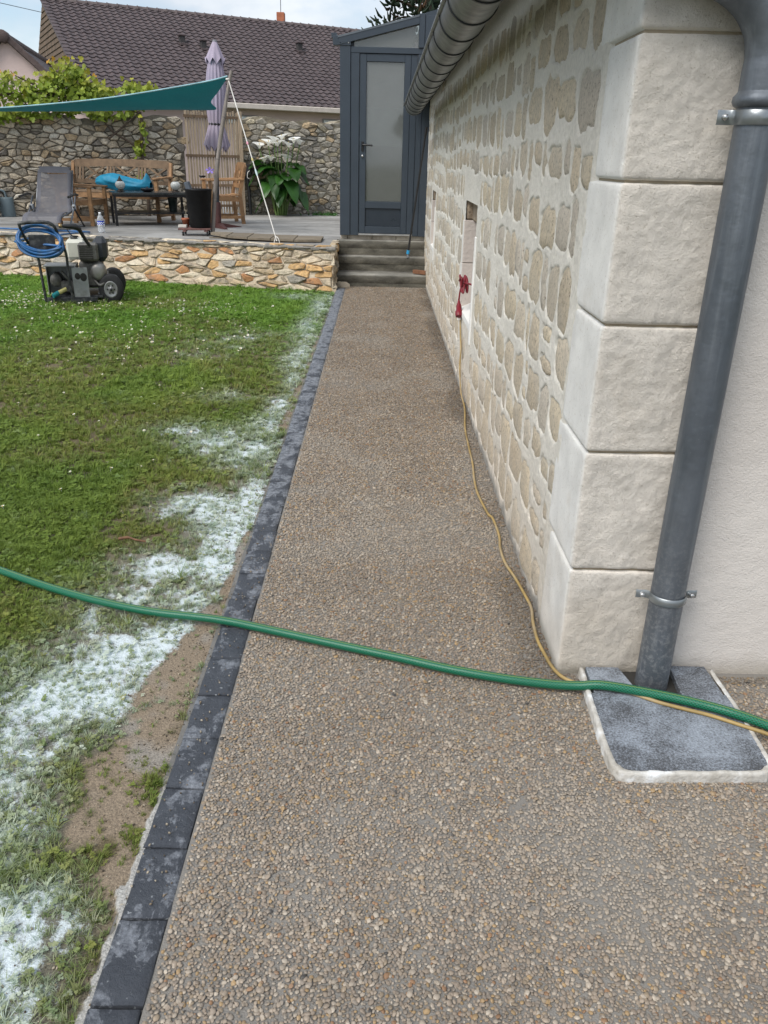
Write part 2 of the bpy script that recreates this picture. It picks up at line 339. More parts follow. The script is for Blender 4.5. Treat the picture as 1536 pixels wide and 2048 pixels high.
# daisies
mb = MB()
for k in range(12):
    a = k * PI / 6; mb.add([(.002 * math.cos(a + .3), .002 * math.sin(a + .3), .030), (.010 * math.cos(a - .2), .010 * math.sin(a - .2), .032), (.011 * math.cos(a + .2), .011 * math.sin(a + .2), .033)], [(0, 1, 2)])
mb.tube([(0, 0, 0), (.001, 0, .029)], .0009, 4); mb.col = [(.85, .85, .82)] * len(mb.v); b = len(mb.v)
mb.lathe([(.0038, .0305), (.003, .033), (.0001, .0345)], 7); mb.col += [(.75, .5, .05)] * (len(mb.v) - b); daisy = mb.mesh('daisy')
M_daisy = NT('daisy_petals'); M_daisy = M_daisy.fin(M_daisy.attr('Col'), .6)
P = [np.c_[rng.normal(-3.75, .42, 420), rng.normal(9.25, .45, 420)], np.c_[rng.normal(-3.0, .5, 120), rng.normal(8.9, .4, 120)], np.c_[rng.normal(-1.75, .25, 90), rng.normal(8.7, .35, 90)], np.c_[rng.normal(-2.1, .7, 170), rng.normal(7.2, .9, 170)], np.c_[rng.uniform(-3.2, -.9, 60), rng.uniform(3.2, 6, 60)], np.c_[rng.uniform(-4.8, -1, 120), rng.uniform(6, 10, 120)]]
P = np.concatenate(P); P = P[(P[:, 0] < -.9) & (P[:, 1] < 10.1 - .205 * (P[:, 0] + .58))]; n = len(P); sc = rng.uniform(.7, 1.15, n) * np.where(P[:, 1] < 6.5, .72, 1.0)
tag(scatter('daisies', np.c_[P, lawn_z(P[:, 0], P[:, 1]) + .004], np.c_[rng.normal(0, .3, n), rng.normal(0, .3, n), rng.uniform(0, 6, n)], np.c_[sc, sc, sc], np.zeros(n), np.ones((n, 3)), [daisy], M_daisy), 'small white daisies sprinkled through the lawn', 'daisies', kind='stuff')

# ---- path of washed aggregate
t = NT('path_cement').geo(); c = t.ramp(t.noise(3, 6), [(.3, (.20, .187, .17)), (.7, (.29, .275, .25))])
M_cem = t.fin(t.mix(t.noise(300, 3), c, (.20, .185, .165)), .75, 0, t.bump(t.noise(250, 4), .003))
path = tag(MB().add([(-.427, -1, -.0045), (3.2, -1, -.0045), (3.2, 2.17, -.0045), (.62, 2.17, -.0045), (.62, 10.6, -.0045), (-.427, 10.6, -.0045)], [(0, 1, 2, 3, 4, 5)]).build('path', M_cem), kind='structure')
peb = []
import bmesh
for k in range(7):
    bm = bmesh.new(); bmesh.ops.create_icosphere(bm, subdivisions=1, radius=1); rr = random.Random(k)
    ax = (rr.uniform(.85, 1.25), rr.uniform(.65, .95), rr.uniform(.55, .75))
    for v in bm.verts: v.co = Vector((v.co.x * ax[0], v.co.y * ax[1], v.co.z * ax[2])) * rr.uniform(.86, 1.14)
    me = bpy.data.meshes.new('pebble'); bm.to_mesh(me); bm.free(); me.polygons.foreach_set('use_smooth', [k % 2 == 0] * len(me.polygons)); peb.append(me)
def jgrid(x0, x1, y0, y1, s):
    a, b = np.meshgrid(np.arange(x0, x1, s), np.arange(y0, y1, s * .92)); a = a + (np.arange(a.shape[0]) % 2)[:, None] * s / 2
    p = np.c_[a.ravel(), b.ravel()]; p += rng.uniform(-.36 * s, .36 * s, p.shape); return p[(p[:, 0] > x0 + .002) & (p[:, 0] < x1 - .002)], s
PP = []; SS = []
for a in ((-.422, .596, .80, 3.2, .0086), (.596, 1.40, .80, 2.145, .0086), (-.422, .596, 3.2, 6.0, .0100), (-.422, .596, 6.0, 10.55, .0116)):
    p, s = jgrid(*a); PP.append(p); SS.append(np.full(len(p), s))
P = np.concatenate(PP); S = np.concatenate(SS)
keep = ~((P[:, 0] > .655) & (P[:, 0] < 1.09) & (P[:, 1] > 1.66)); P = P[keep]; S = S[keep]
cover = fbm(P[:, 0] * 3.5, P[:, 1] * 3.0, 91, 4); f2 = fbm(P[:, 0] * 14, P[:, 1] * 14, 92, 3)
keep = rng.random(len(P)) > .04 + .32 * sstep(.52, .72, f2 * .6 + cover * .4); P = P[keep]; S = S[keep]; cover = cover[keep]; n = len(P)
pal = np.array([(.375, .310, .245), (.31, .255, .205), (.455, .395, .325), (.27, .235, .20), (.42, .285, .14), (.54, .48, .40), (.33, .18, .09), (.345, .275, .195), (.028, .034, .042)])
ci_ = rng.choice(9, n, p=[.22, .21, .15, .14, .075, .06, .025, .117, .003]); tint = (pal[ci_] * .84 + np.array((.345, .285, .225)) * .16) * rng.uniform(.68, .95, (n, 1))
lite = sstep(.48, .72, cover)[:, None] * .5 + .14 * sstep(5, 9, P[:, 1])[:, None] * 0; tint = tint * (1 - lite) + np.array((.34, .31, .27)) * lite; damp_ = (sstep(.16, .0, .6 - P[:, 0] + (cover - .5) * .25) * (P[:, 1] > 2.1) * .34 + .07 * sstep(.5, .35, cover))[:, None]; tint = tint * (1 - damp_) * (1 - .13 * sstep(3.5, 7.5, P[:, 1]))[:, None] * np.array((1.0, .975, .94))
scl = (S * .53 * np.clip(rng.lognormal(0, .26, n), .5, 1.65))[:, None] * np.array((1, 1, .62))
t = NT('pebble_stone'); c = t.mix(1.0, t.attr('tint', 'INSTANCER'), t.ramp(t.noise(1.6, 4), [(.3, .82), (.7, 1.15)]), 'MULTIPLY'); M_peb = t.fin(c, t.ramp(t.rnd(), [(0, .38), (1, .7)]), 0, spec=.45)
tag(scatter('pebbles', np.c_[P, rng.normal(-.0022, .0009, n)], np.c_[rng.normal(0, .25, n), rng.normal(0, .25, n), rng.uniform(0, 2 * PI, n)], scl, rng.integers(0, 7, n), tint, peb, M_peb, path), kind='stuff')

# ---- crumbs of soil and grit along the kerb
n = 1700; P = np.c_[-.528 - np.abs(rng.normal(0, .10, n)), rng.uniform(1.0, 5.5, n)]; k_ = 170; P[:k_, 0] = rng.uniform(-.53, -.43, k_); P[:k_, 1] = rng.uniform(1.2, 3.2, k_)
zc_ = np.where(P[:, 0] > -.53, .003, lawn_z(P[:, 0], P[:, 1]) + .002); cr = rng.uniform(.6, 1.2, (n, 1)) * np.array([(.22, .17, .115), (.34, .29, .22), (.12, .095, .07)])[rng.integers(0, 3, n)]; sc_k = rng.uniform(.0015, .0042, (n, 1)) * np.ones((1, 3))
tag(scatter('crumbs', np.c_[P, zc_], rng.uniform(0, 6, (n, 3)), sc_k, rng.integers(0, 7, n), cr, peb, M_peb), 'loose crumbs of soil and grit strewn along the dark kerb', 'grit', kind='stuff')
# ---- kerb of dark pavers
M_bed = simple('kerb_bed_mortar', (.16, .155, .145), .9, bs=90, bd=.004)
kerb = tag(MB().box(-.545, -.424, .6, 10.6, -.07, -.014).build('kerb', M_bed), kind='structure')
t = NT('anthracite_paver').geo()
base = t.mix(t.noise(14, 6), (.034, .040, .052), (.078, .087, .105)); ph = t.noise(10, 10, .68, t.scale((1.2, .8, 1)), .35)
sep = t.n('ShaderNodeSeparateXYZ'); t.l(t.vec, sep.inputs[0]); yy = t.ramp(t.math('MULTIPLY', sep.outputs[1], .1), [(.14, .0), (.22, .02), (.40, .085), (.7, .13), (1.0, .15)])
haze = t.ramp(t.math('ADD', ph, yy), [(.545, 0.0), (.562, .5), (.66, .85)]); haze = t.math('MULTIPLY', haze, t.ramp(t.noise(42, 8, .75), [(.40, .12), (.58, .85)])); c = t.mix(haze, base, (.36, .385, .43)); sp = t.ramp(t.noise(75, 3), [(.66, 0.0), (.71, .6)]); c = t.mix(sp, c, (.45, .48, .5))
M_pav = t.fin(c, t.ramp(t.noise(20, 4), [(.3, .35), (.7, .65)]), 0, t.bump(t.noise(38, 9, .74), .013))
pv = []
for k in range(6):
    mb = MB(); nu, nv = 7, 12; hw, hl = .0515, .0943
    us = np.array([-1, -.93, -.5, 0, .5, .93, 1.]); vs_ = np.array([-1, -.965, -.75, -.5, -.25, -.08, .08, .25, .5, .75, .965, 1.]); vv = []
    for j, v in enumerate(vs_):
        for i, u in enumerate(us):
            e = (i in (0, nu - 1)) or (j in (0, nv - 1)); nz = float(fbm(u * 3 + k * 9, v * 5, 101, 3)) - .5
            vv.append((u * hw + (nz * .004 if e else 0), v * hl + (nz * .003 if e else 0), -.005 if e else nz * .008))
    mb.add(vv, [(j * nu + i, j * nu + i + 1, (j + 1) * nu + i + 1, (j + 1) * nu + i) for j in range(nv - 1) for i in range(nu - 1)], True)
    rim = [i for i in range(nu)] + [j * nu + nu - 1 for j in range(1, nv)] + [(nv - 1) * nu + i for i in range(nu - 2, -1, -1)] + [j * nu for j in range(nv - 2, 0, -1)]
    q = [vv[i] for i in rim]; m = len(q); mb.add(q + [(a, b, -.05) for a, b, _ in q], [(i, m + i, m + (i + 1) % m, (i + 1) % m) for i in range(m)]); pv.append(mb.mesh('paver'))
y = .925 - .195 * 1
for k in range(51):
    if y + .1 > 10.56: break
    o = obj('paver', pv[k % 6], M_pav, kerb, (-.4785 + random.uniform(-.003, .003), y, random.uniform(-.002, .003))); o.rotation_euler = (random.uniform(-.012, .012), random.uniform(-.02, .02), random.uniform(-.015, .015) + (PI if random.random() < .5 else 0)); y += .1955

# ================================================================== STONE HOUSE
house = thing('stone_house', 'cream stone house along the right of the path, flush pointed rubble wall and dressed corner', 'house', (.6, 2.15, 0))
def hp(mb, name, mat):                      # a house part given in world coordinates
    mb.v = [(a - .6, b - 2.15, c_) for a, b, c_ in mb.v]; return mb.build(name, mat, house)
HL = 11.31
SLITS = [(5.26, 5.96, .52, 1.12, 1.25), (9.34, 9.86, .60, 1.08, 1.19)]
def stone_free(u, v, a, b):
    for y0, y1, z0, zj, z1 in SLITS:
        if y0 - .09 - a < u < y1 + .1 + a and z0 - .12 - b < v < z1 + .02 + b: return False
    return True
ST = []; z = .015; rr = random.Random(5)
while z < 2.2:
    hc = rr.uniform(.145, .225); u = 2.52 + rr.uniform(-.06, .06)
    while u < HL - .12:
        wd = rr.choice((rr.uniform(.08, .15), rr.uniform(.15, .22), rr.uniform(.19, .28), rr.uniform(.24, .36))); cz = z + hc / 2 + .02 * math.sin(u * 2.1 + z * 5) + rr.uniform(-.012, .012)
        if rr.random() < .13 and hc > .18: parts_ = [(u + wd / 2, cz - hc * .25, wd, hc * .42), (u + wd / 2 + rr.uniform(-.03, .03), cz + hc * .25, wd * rr.uniform(.5, .9), hc * .42)]
        else: parts_ = [(u + wd / 2, cz + rr.uniform(-.015, .015), wd, hc * rr.uniform(.78, 1.12))]
        for cu, cv, ww, hh in parts_:
            a = max(.026, ww / 2 - rr.uniform(.005, .018)); b = max(.026, hh / 2 - rr.uniform(.010, .028))
            if stone_free(cu, cv, a, b) and cv + b < 2.26 and rr.random() > .02:
                ex = rr.uniform(2.4, 6.5); th = np.arange(24) * 2 * PI / 24; ct, sn = np.cos(th), np.sin(th); ph_ = rr.uniform(0, 6)
                rad = (np.abs(ct / a) ** ex + np.abs(sn / b) ** ex) ** (-1 / ex) * (1 + .12 * np.sin(2 * th + ph_) * rr.random() + .12 * np.sin(3 * th + ph_ * 2.3) * rr.random() + .05 * np.sin(5 * th + ph_ * 1.7)) * (1 + np.array([rr.uniform(-.09, .07) for _ in range(24)]))
                ST.append((cu, cv, th, rad, a, b))
        u += wd
    z += hc
# pointing mortar: a relief sheet that laps over the stones
gu = 2.32 * (HL / 2.32) ** np.linspace(0, 1, 640); gv = np.linspace(-.05, 2.29, 330); U, V = np.meshgrid(gu, gv)
D = .003 + (fbm(U * 9, V * 9, 111, 4) - .5) * .009 + (fbm(U * 50, V * 50, 112, 2) - .5) * .003
D -= .02 * sstep(2.455, 2.40, U)
for cu, cv, th, rad, a, b in ST:
    i0, i1 = np.searchsorted(gu, (cu - a * 1.5, cu + a * 1.5)); j0, j1 = np.searchsorted(gv, (cv - b * 1.5, cv + b * 1.5))
    if i1 <= i0 or j1 <= j0: continue
    du_, dv_ = U[j0:j1, i0:i1] - cu, V[j0:j1, i0:i1] - cv; rr_ = np.hypot(du_, dv_) / np.interp(np.arctan2(dv_, du_) % (2 * PI), np.r_[th, 2 * PI], np.r_[rad, rad[0]])
    k = 1 - sstep(.92, 1.04, rr_); D[j0:j1, i0:i1] -= k * .012
mb = MB(); mb.v = np.stack([.6 - D, U, V], -1).reshape(-1, 3).tolist(); nu = len(gu)
jj, ii = np.meshgrid(np.arange(len(gv) - 1), np.arange(nu - 1), indexing='ij'); cu = (gu[ii] + gu[ii + 1]) / 2; cv = (gv[jj] + gv[jj + 1]) / 2; keep = np.ones(cu.shape, bool)
for y0, y1, z0, zj, z1 in SLITS: keep &= ~((cu > y0) & (cu < y1) & (cv > z0) & (cv < z1))
q = (jj * nu + ii)[keep]; mb.f = np.stack([q, q + nu, q + nu + 1, q + 1], -1).tolist(); mb.sm = [True] * len(mb.f)
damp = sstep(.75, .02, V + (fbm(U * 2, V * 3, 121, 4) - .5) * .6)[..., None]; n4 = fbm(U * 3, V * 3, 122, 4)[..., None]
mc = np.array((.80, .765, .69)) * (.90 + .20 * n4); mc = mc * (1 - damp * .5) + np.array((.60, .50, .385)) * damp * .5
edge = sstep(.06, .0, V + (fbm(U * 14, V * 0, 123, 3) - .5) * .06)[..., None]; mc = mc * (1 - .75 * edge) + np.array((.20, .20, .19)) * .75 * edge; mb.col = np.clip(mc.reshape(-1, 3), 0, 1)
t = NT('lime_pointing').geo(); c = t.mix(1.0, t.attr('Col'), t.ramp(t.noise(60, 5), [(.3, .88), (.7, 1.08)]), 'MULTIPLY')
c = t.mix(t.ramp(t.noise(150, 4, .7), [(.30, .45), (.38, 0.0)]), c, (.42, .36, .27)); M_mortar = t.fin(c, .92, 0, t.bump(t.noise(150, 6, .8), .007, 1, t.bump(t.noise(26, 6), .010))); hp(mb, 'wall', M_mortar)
t = NT('rubble_stone_face').geo(); pit = t.ramp(t.noise(62, 7, .82), [(.36, .22), (.45, .85), (.56, 1.05), (.7, 1.2)]); c = t.mix(1.0, t.attr('Col'), pit, 'MULTIPLY'); c = t.mix(t.ramp(t.noise(9, 5), [(.4, 0.0), (.7, .5)]), c, (.49, .45, .385))
M_stone = t.fin(c, .92, 0, t.bump(t.noise(85, 6, .75), .009))
order = sorted(range(len(ST)), key=lambda i: -(ST[i][4] * ST[i][5] / ST[i][0] ** 3))
def wall_stone(mb, s):
    cu, cv, th, rad, a, b = s; k = np.arange(0, 24, 2); rj = random.Random(int(cu * 1000 + cv * 77)); col_ = np.array(rj.choice(((.63, .55, .435), (.60, .51, .385), (.61, .545, .455), (.66, .565, .42), (.56, .50, .42)))) * rj.uniform(.9, 1.08)
    if cv < .5: col_ = col_ * .6 + np.array((.66, .53, .38)) * .4
    vv = []; d0 = rj.uniform(-.001, .004)
    for f, d in ((1.10, -.006), (.90, d0 + .001), (.45, d0 + .003)):
        for i in k: vv.append((.6 - d - rj.uniform(-.0025, .0025), cu + math.cos(th[i]) * rad[i] * f, cv + math.sin(th[i]) * rad[i] * f))
    n = len(k); vv.append((.6 - d0 - .003, cu, cv)); ff = [(r * n + i, (r + 1) * n + i, (r + 1) * n + (i + 1) % n, r * n + (i + 1) % n) for r in range(2) for i in range(n)] + [(2 * n + i, 3 * n, 2 * n + (i + 1) % n) for i in range(n)]
    mb.add(vv, ff, True); mb.col = (mb.col or []) + [tuple(col_)] * len(vv)
for i in order[:300]: mb = MB(); wall_stone(mb, ST[i]); hp(mb, 'stone', M_stone)
if len(order) > 300:
    mb = MB()
    for i in order[300:]: wall_stone(mb, ST[i])
    tag(hp(mb, 'small_stones', M_stone), kind='stuff')
# dressed corner blocks
M_core = simple('joint_mortar', (.36, .30, .215), .95, bs=120, bd=.004, dirt=(.22, .17, .10), ds=6)
hp(MB().box(.609, .855, 2.1605, 2.42, -.05, 2.32), 'corner_core', M_core)
t = NT('dressed_stone').geo(); c = t.mix(1.0, t.attr('Col'), t.ramp(t.noise(12, 7), [(.3, .90), (.7, 1.07)]), 'MULTIPLY'); c = t.mix(t.ramp(t.noise(120, 5, .7), [(.33, .5), (.41, 0.0)]), c, (.34, .28, .20)); c = t.mix(t.ramp(t.noise(5, 8, .7), [(.55, 0.0), (.75, .35)]), c, (.52, .45, .36))
sn_ = t.n('ShaderNodeSeparateXYZ'); t.l(t.n('ShaderNodeNewGeometry').outputs['True Normal'], sn_.inputs[0]); fs = t.ramp(t.math('ABSOLUTE', sn_.outputs[1]), [(.3, .28), (.7, 1.0)]); bq = t.n('ShaderNodeBump'); bq.inputs['Distance'].default_value = .010; t.l(fs, bq.inputs['Strength']); t.l(t.noise(58, 9, .74), bq.inputs['Height']); M_quoin = t.fin(c, .9, 0, t.bump(t.noise(170, 5, .8), .004, 1, bq.outputs['Normal']))
JZ = [-.05, .371, .748, 1.107, 1.462, 1.787, 2.31]; YE = [2.46, 2.50, 2.47, 2.48, 2.42, 2.52]
for k in range(6):
    z0, z1, ye = JZ[k] + .003, JZ[k + 1] - .003, YE[k]; pth = [(.606, ye + .012), (.5965, ye)] + [(.5955, yv) for yv in np.linspace(ye - .012, 2.166, 22)] + [(.5975, 2.157), (.602, 2.151), (.608, 2.1475)] + [(xv, 2.147) for xv in np.linspace(.618, .852, 34)] + [(.862, 2.1495), (.866, 2.156), (.867, 2.175)]
    pth = np.array(pth); m = len(pth); tn = np.gradient(pth, axis=0); nn = np.c_[-tn[:, 1], tn[:, 0]]; nn = -nn / np.linalg.norm(nn, axis=1)[:, None]
    if nn[10, 0] > 0: nn = -nn
    zs = np.r_[z0, z0 + .004, z0 + .010, np.linspace(z0 + .022, z1 - .022, 40), z1 - .010, z1 - .004, z1]; ins = np.interp(zs, [z0, z0 + .004, z0 + .010, z0 + .022, z1 - .022, z1 - .010, z1 - .004, z1], [-.014, -.003, -.0008, 0, 0, -.0008, -.003, -.014])
    arc = np.r_[0, np.cumsum(np.hypot(*np.diff(pth, axis=0).T))]; fr = sstep(2.160, 2.149, pth[:, 1]) * (pth[:, 0] < .864); A, Zq = np.meshgrid(arc, zs)
    dsp = (fbm(A * 16, Zq * 16, 131 + k, 5) - .5) * (.002 + .009 * fr)[None, :] + (fbm(A * 70, Zq * 70, 141 + k, 3) - .5) * .006 * fr[None, :] + ins[:, None]
    vx = pth[None, :, 0] + nn[None, :, 0] * dsp; vy = pth[None, :, 1] + nn[None, :, 1] * dsp; mb = MB(); mb.v = np.stack([vx, vy, Zq], -1).reshape(-1, 3).tolist()
    q = (np.arange(len(zs) - 1)[:, None] * m + np.arange(m - 1)).ravel(); mb.f = np.stack([q, q + 1, q + m + 1, q + m], -1).tolist(); mb.sm = [True] * len(mb.f)
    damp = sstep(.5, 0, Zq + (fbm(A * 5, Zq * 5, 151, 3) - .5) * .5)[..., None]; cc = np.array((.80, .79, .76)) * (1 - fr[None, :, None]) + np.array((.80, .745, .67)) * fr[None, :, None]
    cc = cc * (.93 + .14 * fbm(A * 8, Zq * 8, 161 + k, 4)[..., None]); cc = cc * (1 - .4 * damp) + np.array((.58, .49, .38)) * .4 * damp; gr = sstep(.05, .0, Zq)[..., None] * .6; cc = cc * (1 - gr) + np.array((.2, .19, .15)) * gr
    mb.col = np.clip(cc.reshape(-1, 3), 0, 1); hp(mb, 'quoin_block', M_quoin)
# rendered front wall
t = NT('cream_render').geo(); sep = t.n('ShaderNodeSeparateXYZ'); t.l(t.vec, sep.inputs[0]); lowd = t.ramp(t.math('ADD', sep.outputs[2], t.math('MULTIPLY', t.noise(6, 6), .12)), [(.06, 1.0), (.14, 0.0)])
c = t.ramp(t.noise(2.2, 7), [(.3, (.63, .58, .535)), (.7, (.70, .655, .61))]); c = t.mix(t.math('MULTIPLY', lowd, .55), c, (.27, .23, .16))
M_rend = t.fin(c, .93, 0, t.bump(t.noise(230, 4, .6), .004, 1, t.bump(t.noise(14, 5), .006)))
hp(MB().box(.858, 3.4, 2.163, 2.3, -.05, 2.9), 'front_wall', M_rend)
hp(MB().box(1.05, 3.4, 2.31, HL, -.05, 2.9), 'house_core', M_rend)
# slits with dressed jambs
M_jamb = simple('white_jamb_stone', (.78, .77, .74), .9, var=.08, bs=60, bd=.003); M_rev = simple('pinkish_reveal_stone', (.62, .555, .51), .9, var=.1, bs=50, bd=.006); M_brown = simple('brown_lintel_rubble', (.30, .235, .17), .95, var=.4, vs=20, bs=40, bd=.02); M_void = simple('dark_opening', (.03, .028, .025), 1, bd=0)
for y0, y1, z0, zj, z1 in SLITS:
    zm = z0 + (zj - z0) * .52
    for za, zb in ((z0 - .06, zm - .002), (zm + .002, zj)):
        hp(MB().box(.592, 1.0, y1, y1 + .085, za, zb, .004), 'far_jamb', M_rev); hp(MB().box(.590, .70, y0 - .06, y0, za - .06, zb - .05 if zb > zm + .01 else zb - .054, .004), 'near_jamb', M_jamb)
        hp(MB().box(.5895, .5915, y1 + .004, y1 + .082, za + .003, zb - .003), 'jamb_margin', M_jamb)
    hp(MB().add([(.594, y0 - .0, z0 + .0), (.594, y1, z0), (1.0, y1, z0 + .18), (1.0, y0, z0 + .18), (.594, y0, z0 - .04), (.594, y1, z0 - .04)], [(0, 1, 2, 3), (0, 4, 5, 1)]), 'sill', M_jamb)
    hp(MB().box(.645, .96, y0 + .0, y1 + .03, zj - .01, z1 + .0005, .02), 'lintel_rubble', M_brown)
    hp(MB().box(.606, .665, y1 + .001, y1 + .07, zj + .003, z1 + .02, .012), 'upper_reveal', M_brown)
    hp(MB().box(.97, 1.03, y0 - .1, y1 + .1, z0 - .1, z1 + .05), 'slit_back', M_void)
    hp(MB().box(.606, 1.0, y0 - .06, y1 + .1, z1 + .001, z1 + .03), 'lintel', M_rev)
# eaves
M_eave = simple('eave_boards', (.10, .085, .07), .9, bs=40); M_tile_d = simple('house_roof_tiles', (.13, .085, .065), .85, var=.3)
rp = 2.0; mb = MB().add([(.36, rp, 2.205), (.36, HL, 2.165), (.36, rp, 2.235), (.36, HL, 2.195), (4.2, rp, 4.5), (4.2, HL, 4.46), (4.2, rp, 4.44), (4.2, HL, 4.40)], [(0, 1, 7, 6), (2, 4, 5, 3), (0, 2, 3, 1), (0, 6, 4, 2), (1, 3, 5, 7)])
hp(mb, 'roof', M_tile_d); hp(MB().box(.585, .62, 2.1, HL, 2.285, 2.34), 'wall_plate', M_eave)
for k in range(18):
    yv = 2.35 + k * .5; zs_ = -.04 * (yv - rp) / (HL - rp)
    hp(MB().bar((.41, yv, 2.205 + zs_), (.9, yv, 2.205 + zs_ + .49 * .597), .07, .05), 'rafter', M_eave)

# ================================================================== GUTTER, DOWNPIPE
def zinc(name, col, rough, stain):
    t = NT(name).geo(); st = t.noise(9, 8, .65, t.scale((1, 1, .25))); c = t.mix(t.ramp(st, [(.35, 0.0), (.7, 1.0)]), col, stain); sp = t.ramp(t.noise(240, 3), [(.66, 0.0), (.74, .22)]); c = t.mix(sp, c, (.36, .38, .40)); sz_ = t.n('ShaderNodeSeparateXYZ'); t.l(t.vec, sz_.inputs[0]); lo_ = t.math('MULTIPLY', t.ramp(sz_.outputs[2], [(.10, 1.0), (.62, 0.0)]), t.ramp(t.noise(75, 6, .7), [(.47, 0.0), (.62, .75)])); c = t.mix(lo_, c, (.30, .31, .32)); sk = t.ramp(t.noise(30, 5, .6, t.scale((1, 1, .06))), [(.5, 0.0), (.72, .45)]); c = t.mix(sk, c, (.27, .30, .33))
    return t.fin(c, t.ramp(t.noise(16, 5), [(.3, rough - .08), (.7, rough + .14)]), .55, t.bump(t.noise(22, 5), .0025), .5)
M_zinc = zinc('zinc_sheet', (.25, .265, .27), .40, (.17, .18, .185)); M_pipe = zinc('grey_zinc_pipe', (.155, .172, .195), .44, (.10, .115, .135)); M_strap = simple('bracket_steel', (.055, .06, .065), .45, .6, bd=0)
gut = thing('rain_gutter', 'half round zinc gutter with strap brackets under the stone house eaves', 'gutter', (.36, 2.0, 2.12))
def gz(yv): return -.055 * (yv - 3) / 7.4
y_end = 10.25; ysg = np.linspace(2.0, y_end, 40); nseg = 20; RG = .104
mb = MB(); vv = []
for yv in ysg:
    for k in range(nseg + 1):
        a = PI + PI * k / nseg + .0; vv.append((RG * math.cos(a), yv - 2, gz(yv) + RG * math.sin(a)))
m = nseg + 1; mb.add(vv, [(i * m + k, (i + 1) * m + k, (i + 1) * m + k + 1, i * m + k + 1) for i in range(len(ysg) - 1) for k in range(nseg)], True)
mb.add(vv[-m:] , [tuple(range(m))]); mb.build('channel', M_zinc, gut)
MB().tube([(-RG - .004, yv - 2, gz(yv) + .006) for yv in (2.0, 4, 6, 8, y_end + .004)], .011, 10).build('front_bead', M_zinc, gut)
for k in range(17):
    yv = 2.35 + .48 * k
    mb = MB(); vv = []
    for k2 in range(nseg + 1):
        a = PI + PI * k2 / nseg; ca, sa = math.cos(a), math.sin(a)
        for dy, r_ in ((-.009, RG + .001), (-.009, RG + .006), (.009, RG + .006), (.009, RG + .001)): vv.append((r_ * ca, yv - 2 + dy, gz(yv) + r_ * sa))
    mb.add(vv, [(i * 4 + j, i * 4 + j + 1, i * 4 + 5 + j, i * 4 + 4 + j) for i in range(nseg) for j in range(3)], False); mb.add([(-RG - .018, yv - 2 - .009, gz(yv) + .0), (-RG - .018, yv - 2 + .009, gz(yv) + .0), (-RG + .0, yv - 2 + .009, gz(yv) + .021), (-RG + .0, yv - 2 - .009, gz(yv) + .021)], [(0, 1, 2, 3)])
    mb.build('strap_bracket', M_strap, gut)
for k in range(2):
    yv = 4.9 + 3.1 * k; MB().lathe([(RG + .0015, -.02), (RG + .0015, .02)], nseg, (0, yv - 2, gz(yv)), True, 'Y', (PI, 2 * PI)).build('soldered_seam', M_zinc, gut)
PX, PY, PR = .879, 2.085, .0495
dp = thing('downpipe', 'dark grey zinc downpipe at the house corner, clamped by two clips', 'downpipe', (PX, PY, 0))
MB().tube([(0, 0, -.05), (0, 0, .3), (0, 0, .8), (0, 0, 1.30), (0, 0, 1.66)], PR, 28).build('pipe', M_pipe, dp)
MB().tube([(0, 0, 1.655)] + spline([(0, 0, 1.70), (0, 0, 1.74), (-.018, 0, 1.80), (-.07, 0, 1.86), (-.16, 0, 1.905), (-.30, -.01, 1.955), (-.42, -.01, 2.0), (-.49, -.02, 2.05)], 6), PR + .004, 28).build('swan_neck', M_pipe, dp)
MB().lathe([(PR + .003, 1.628), (PR + .010, 1.632), (PR + .014, 1.640), (PR + .013, 1.650), (PR + .007, 1.657), (PR + .004, 1.662)], 28).build('collar', M_pipe, dp)
M_clip = simple('galvanised_clip', (.27, .29, .30), .35, .75, bs=60, bd=.0008); M_screw = simple('bright_screw', (.5, .5, .5), .3, .9, bd=0)
for zc_, hh in ((.325, .013), (1.607, .016)):
    mb = MB(); vv = []; prof = []
    for a in np.linspace(PI, 2 * PI, 19): prof.append(((PR + .004) * math.cos(a), (PR + .004) * math.sin(a) ))
    prof = [(-PR - .042, .012), (-PR - .034, .010), (-PR - .014, .010), (-PR - .006, .004)] + prof + [(PR + .006, .004), (PR + .014, .010), (PR + .034, .010), (PR + .042, .012)]
    rows = [(-hh, 0.0), (-hh * .7, .003), (0, .0045), (hh * .7, .003), (hh, 0.0)]
    for dz, bl in rows:
        for a, b in prof: vv.append((a * (1 + bl * 6 if abs(a) < PR else 1), b - bl if b < 0 else b - bl * .6, zc_ + dz))
    m = len(prof); mb.add(vv, [(j * m + i, j * m + i + 1, (j + 1) * m + i + 1, (j + 1) * m + i) for j in range(4) for i in range(m - 1)], True); cl = mb.build('pipe_clip', M_clip, dp)
    for sx in (-1, 1):
        MB().lathe([(.0001, -.008), (.004, -.008), (.007, -.006), (.0075, -.002), (.0075, .004)], 10, (sx * (PR + .025), .004, zc_), True, 'Y').build('screw', M_screw, cl)
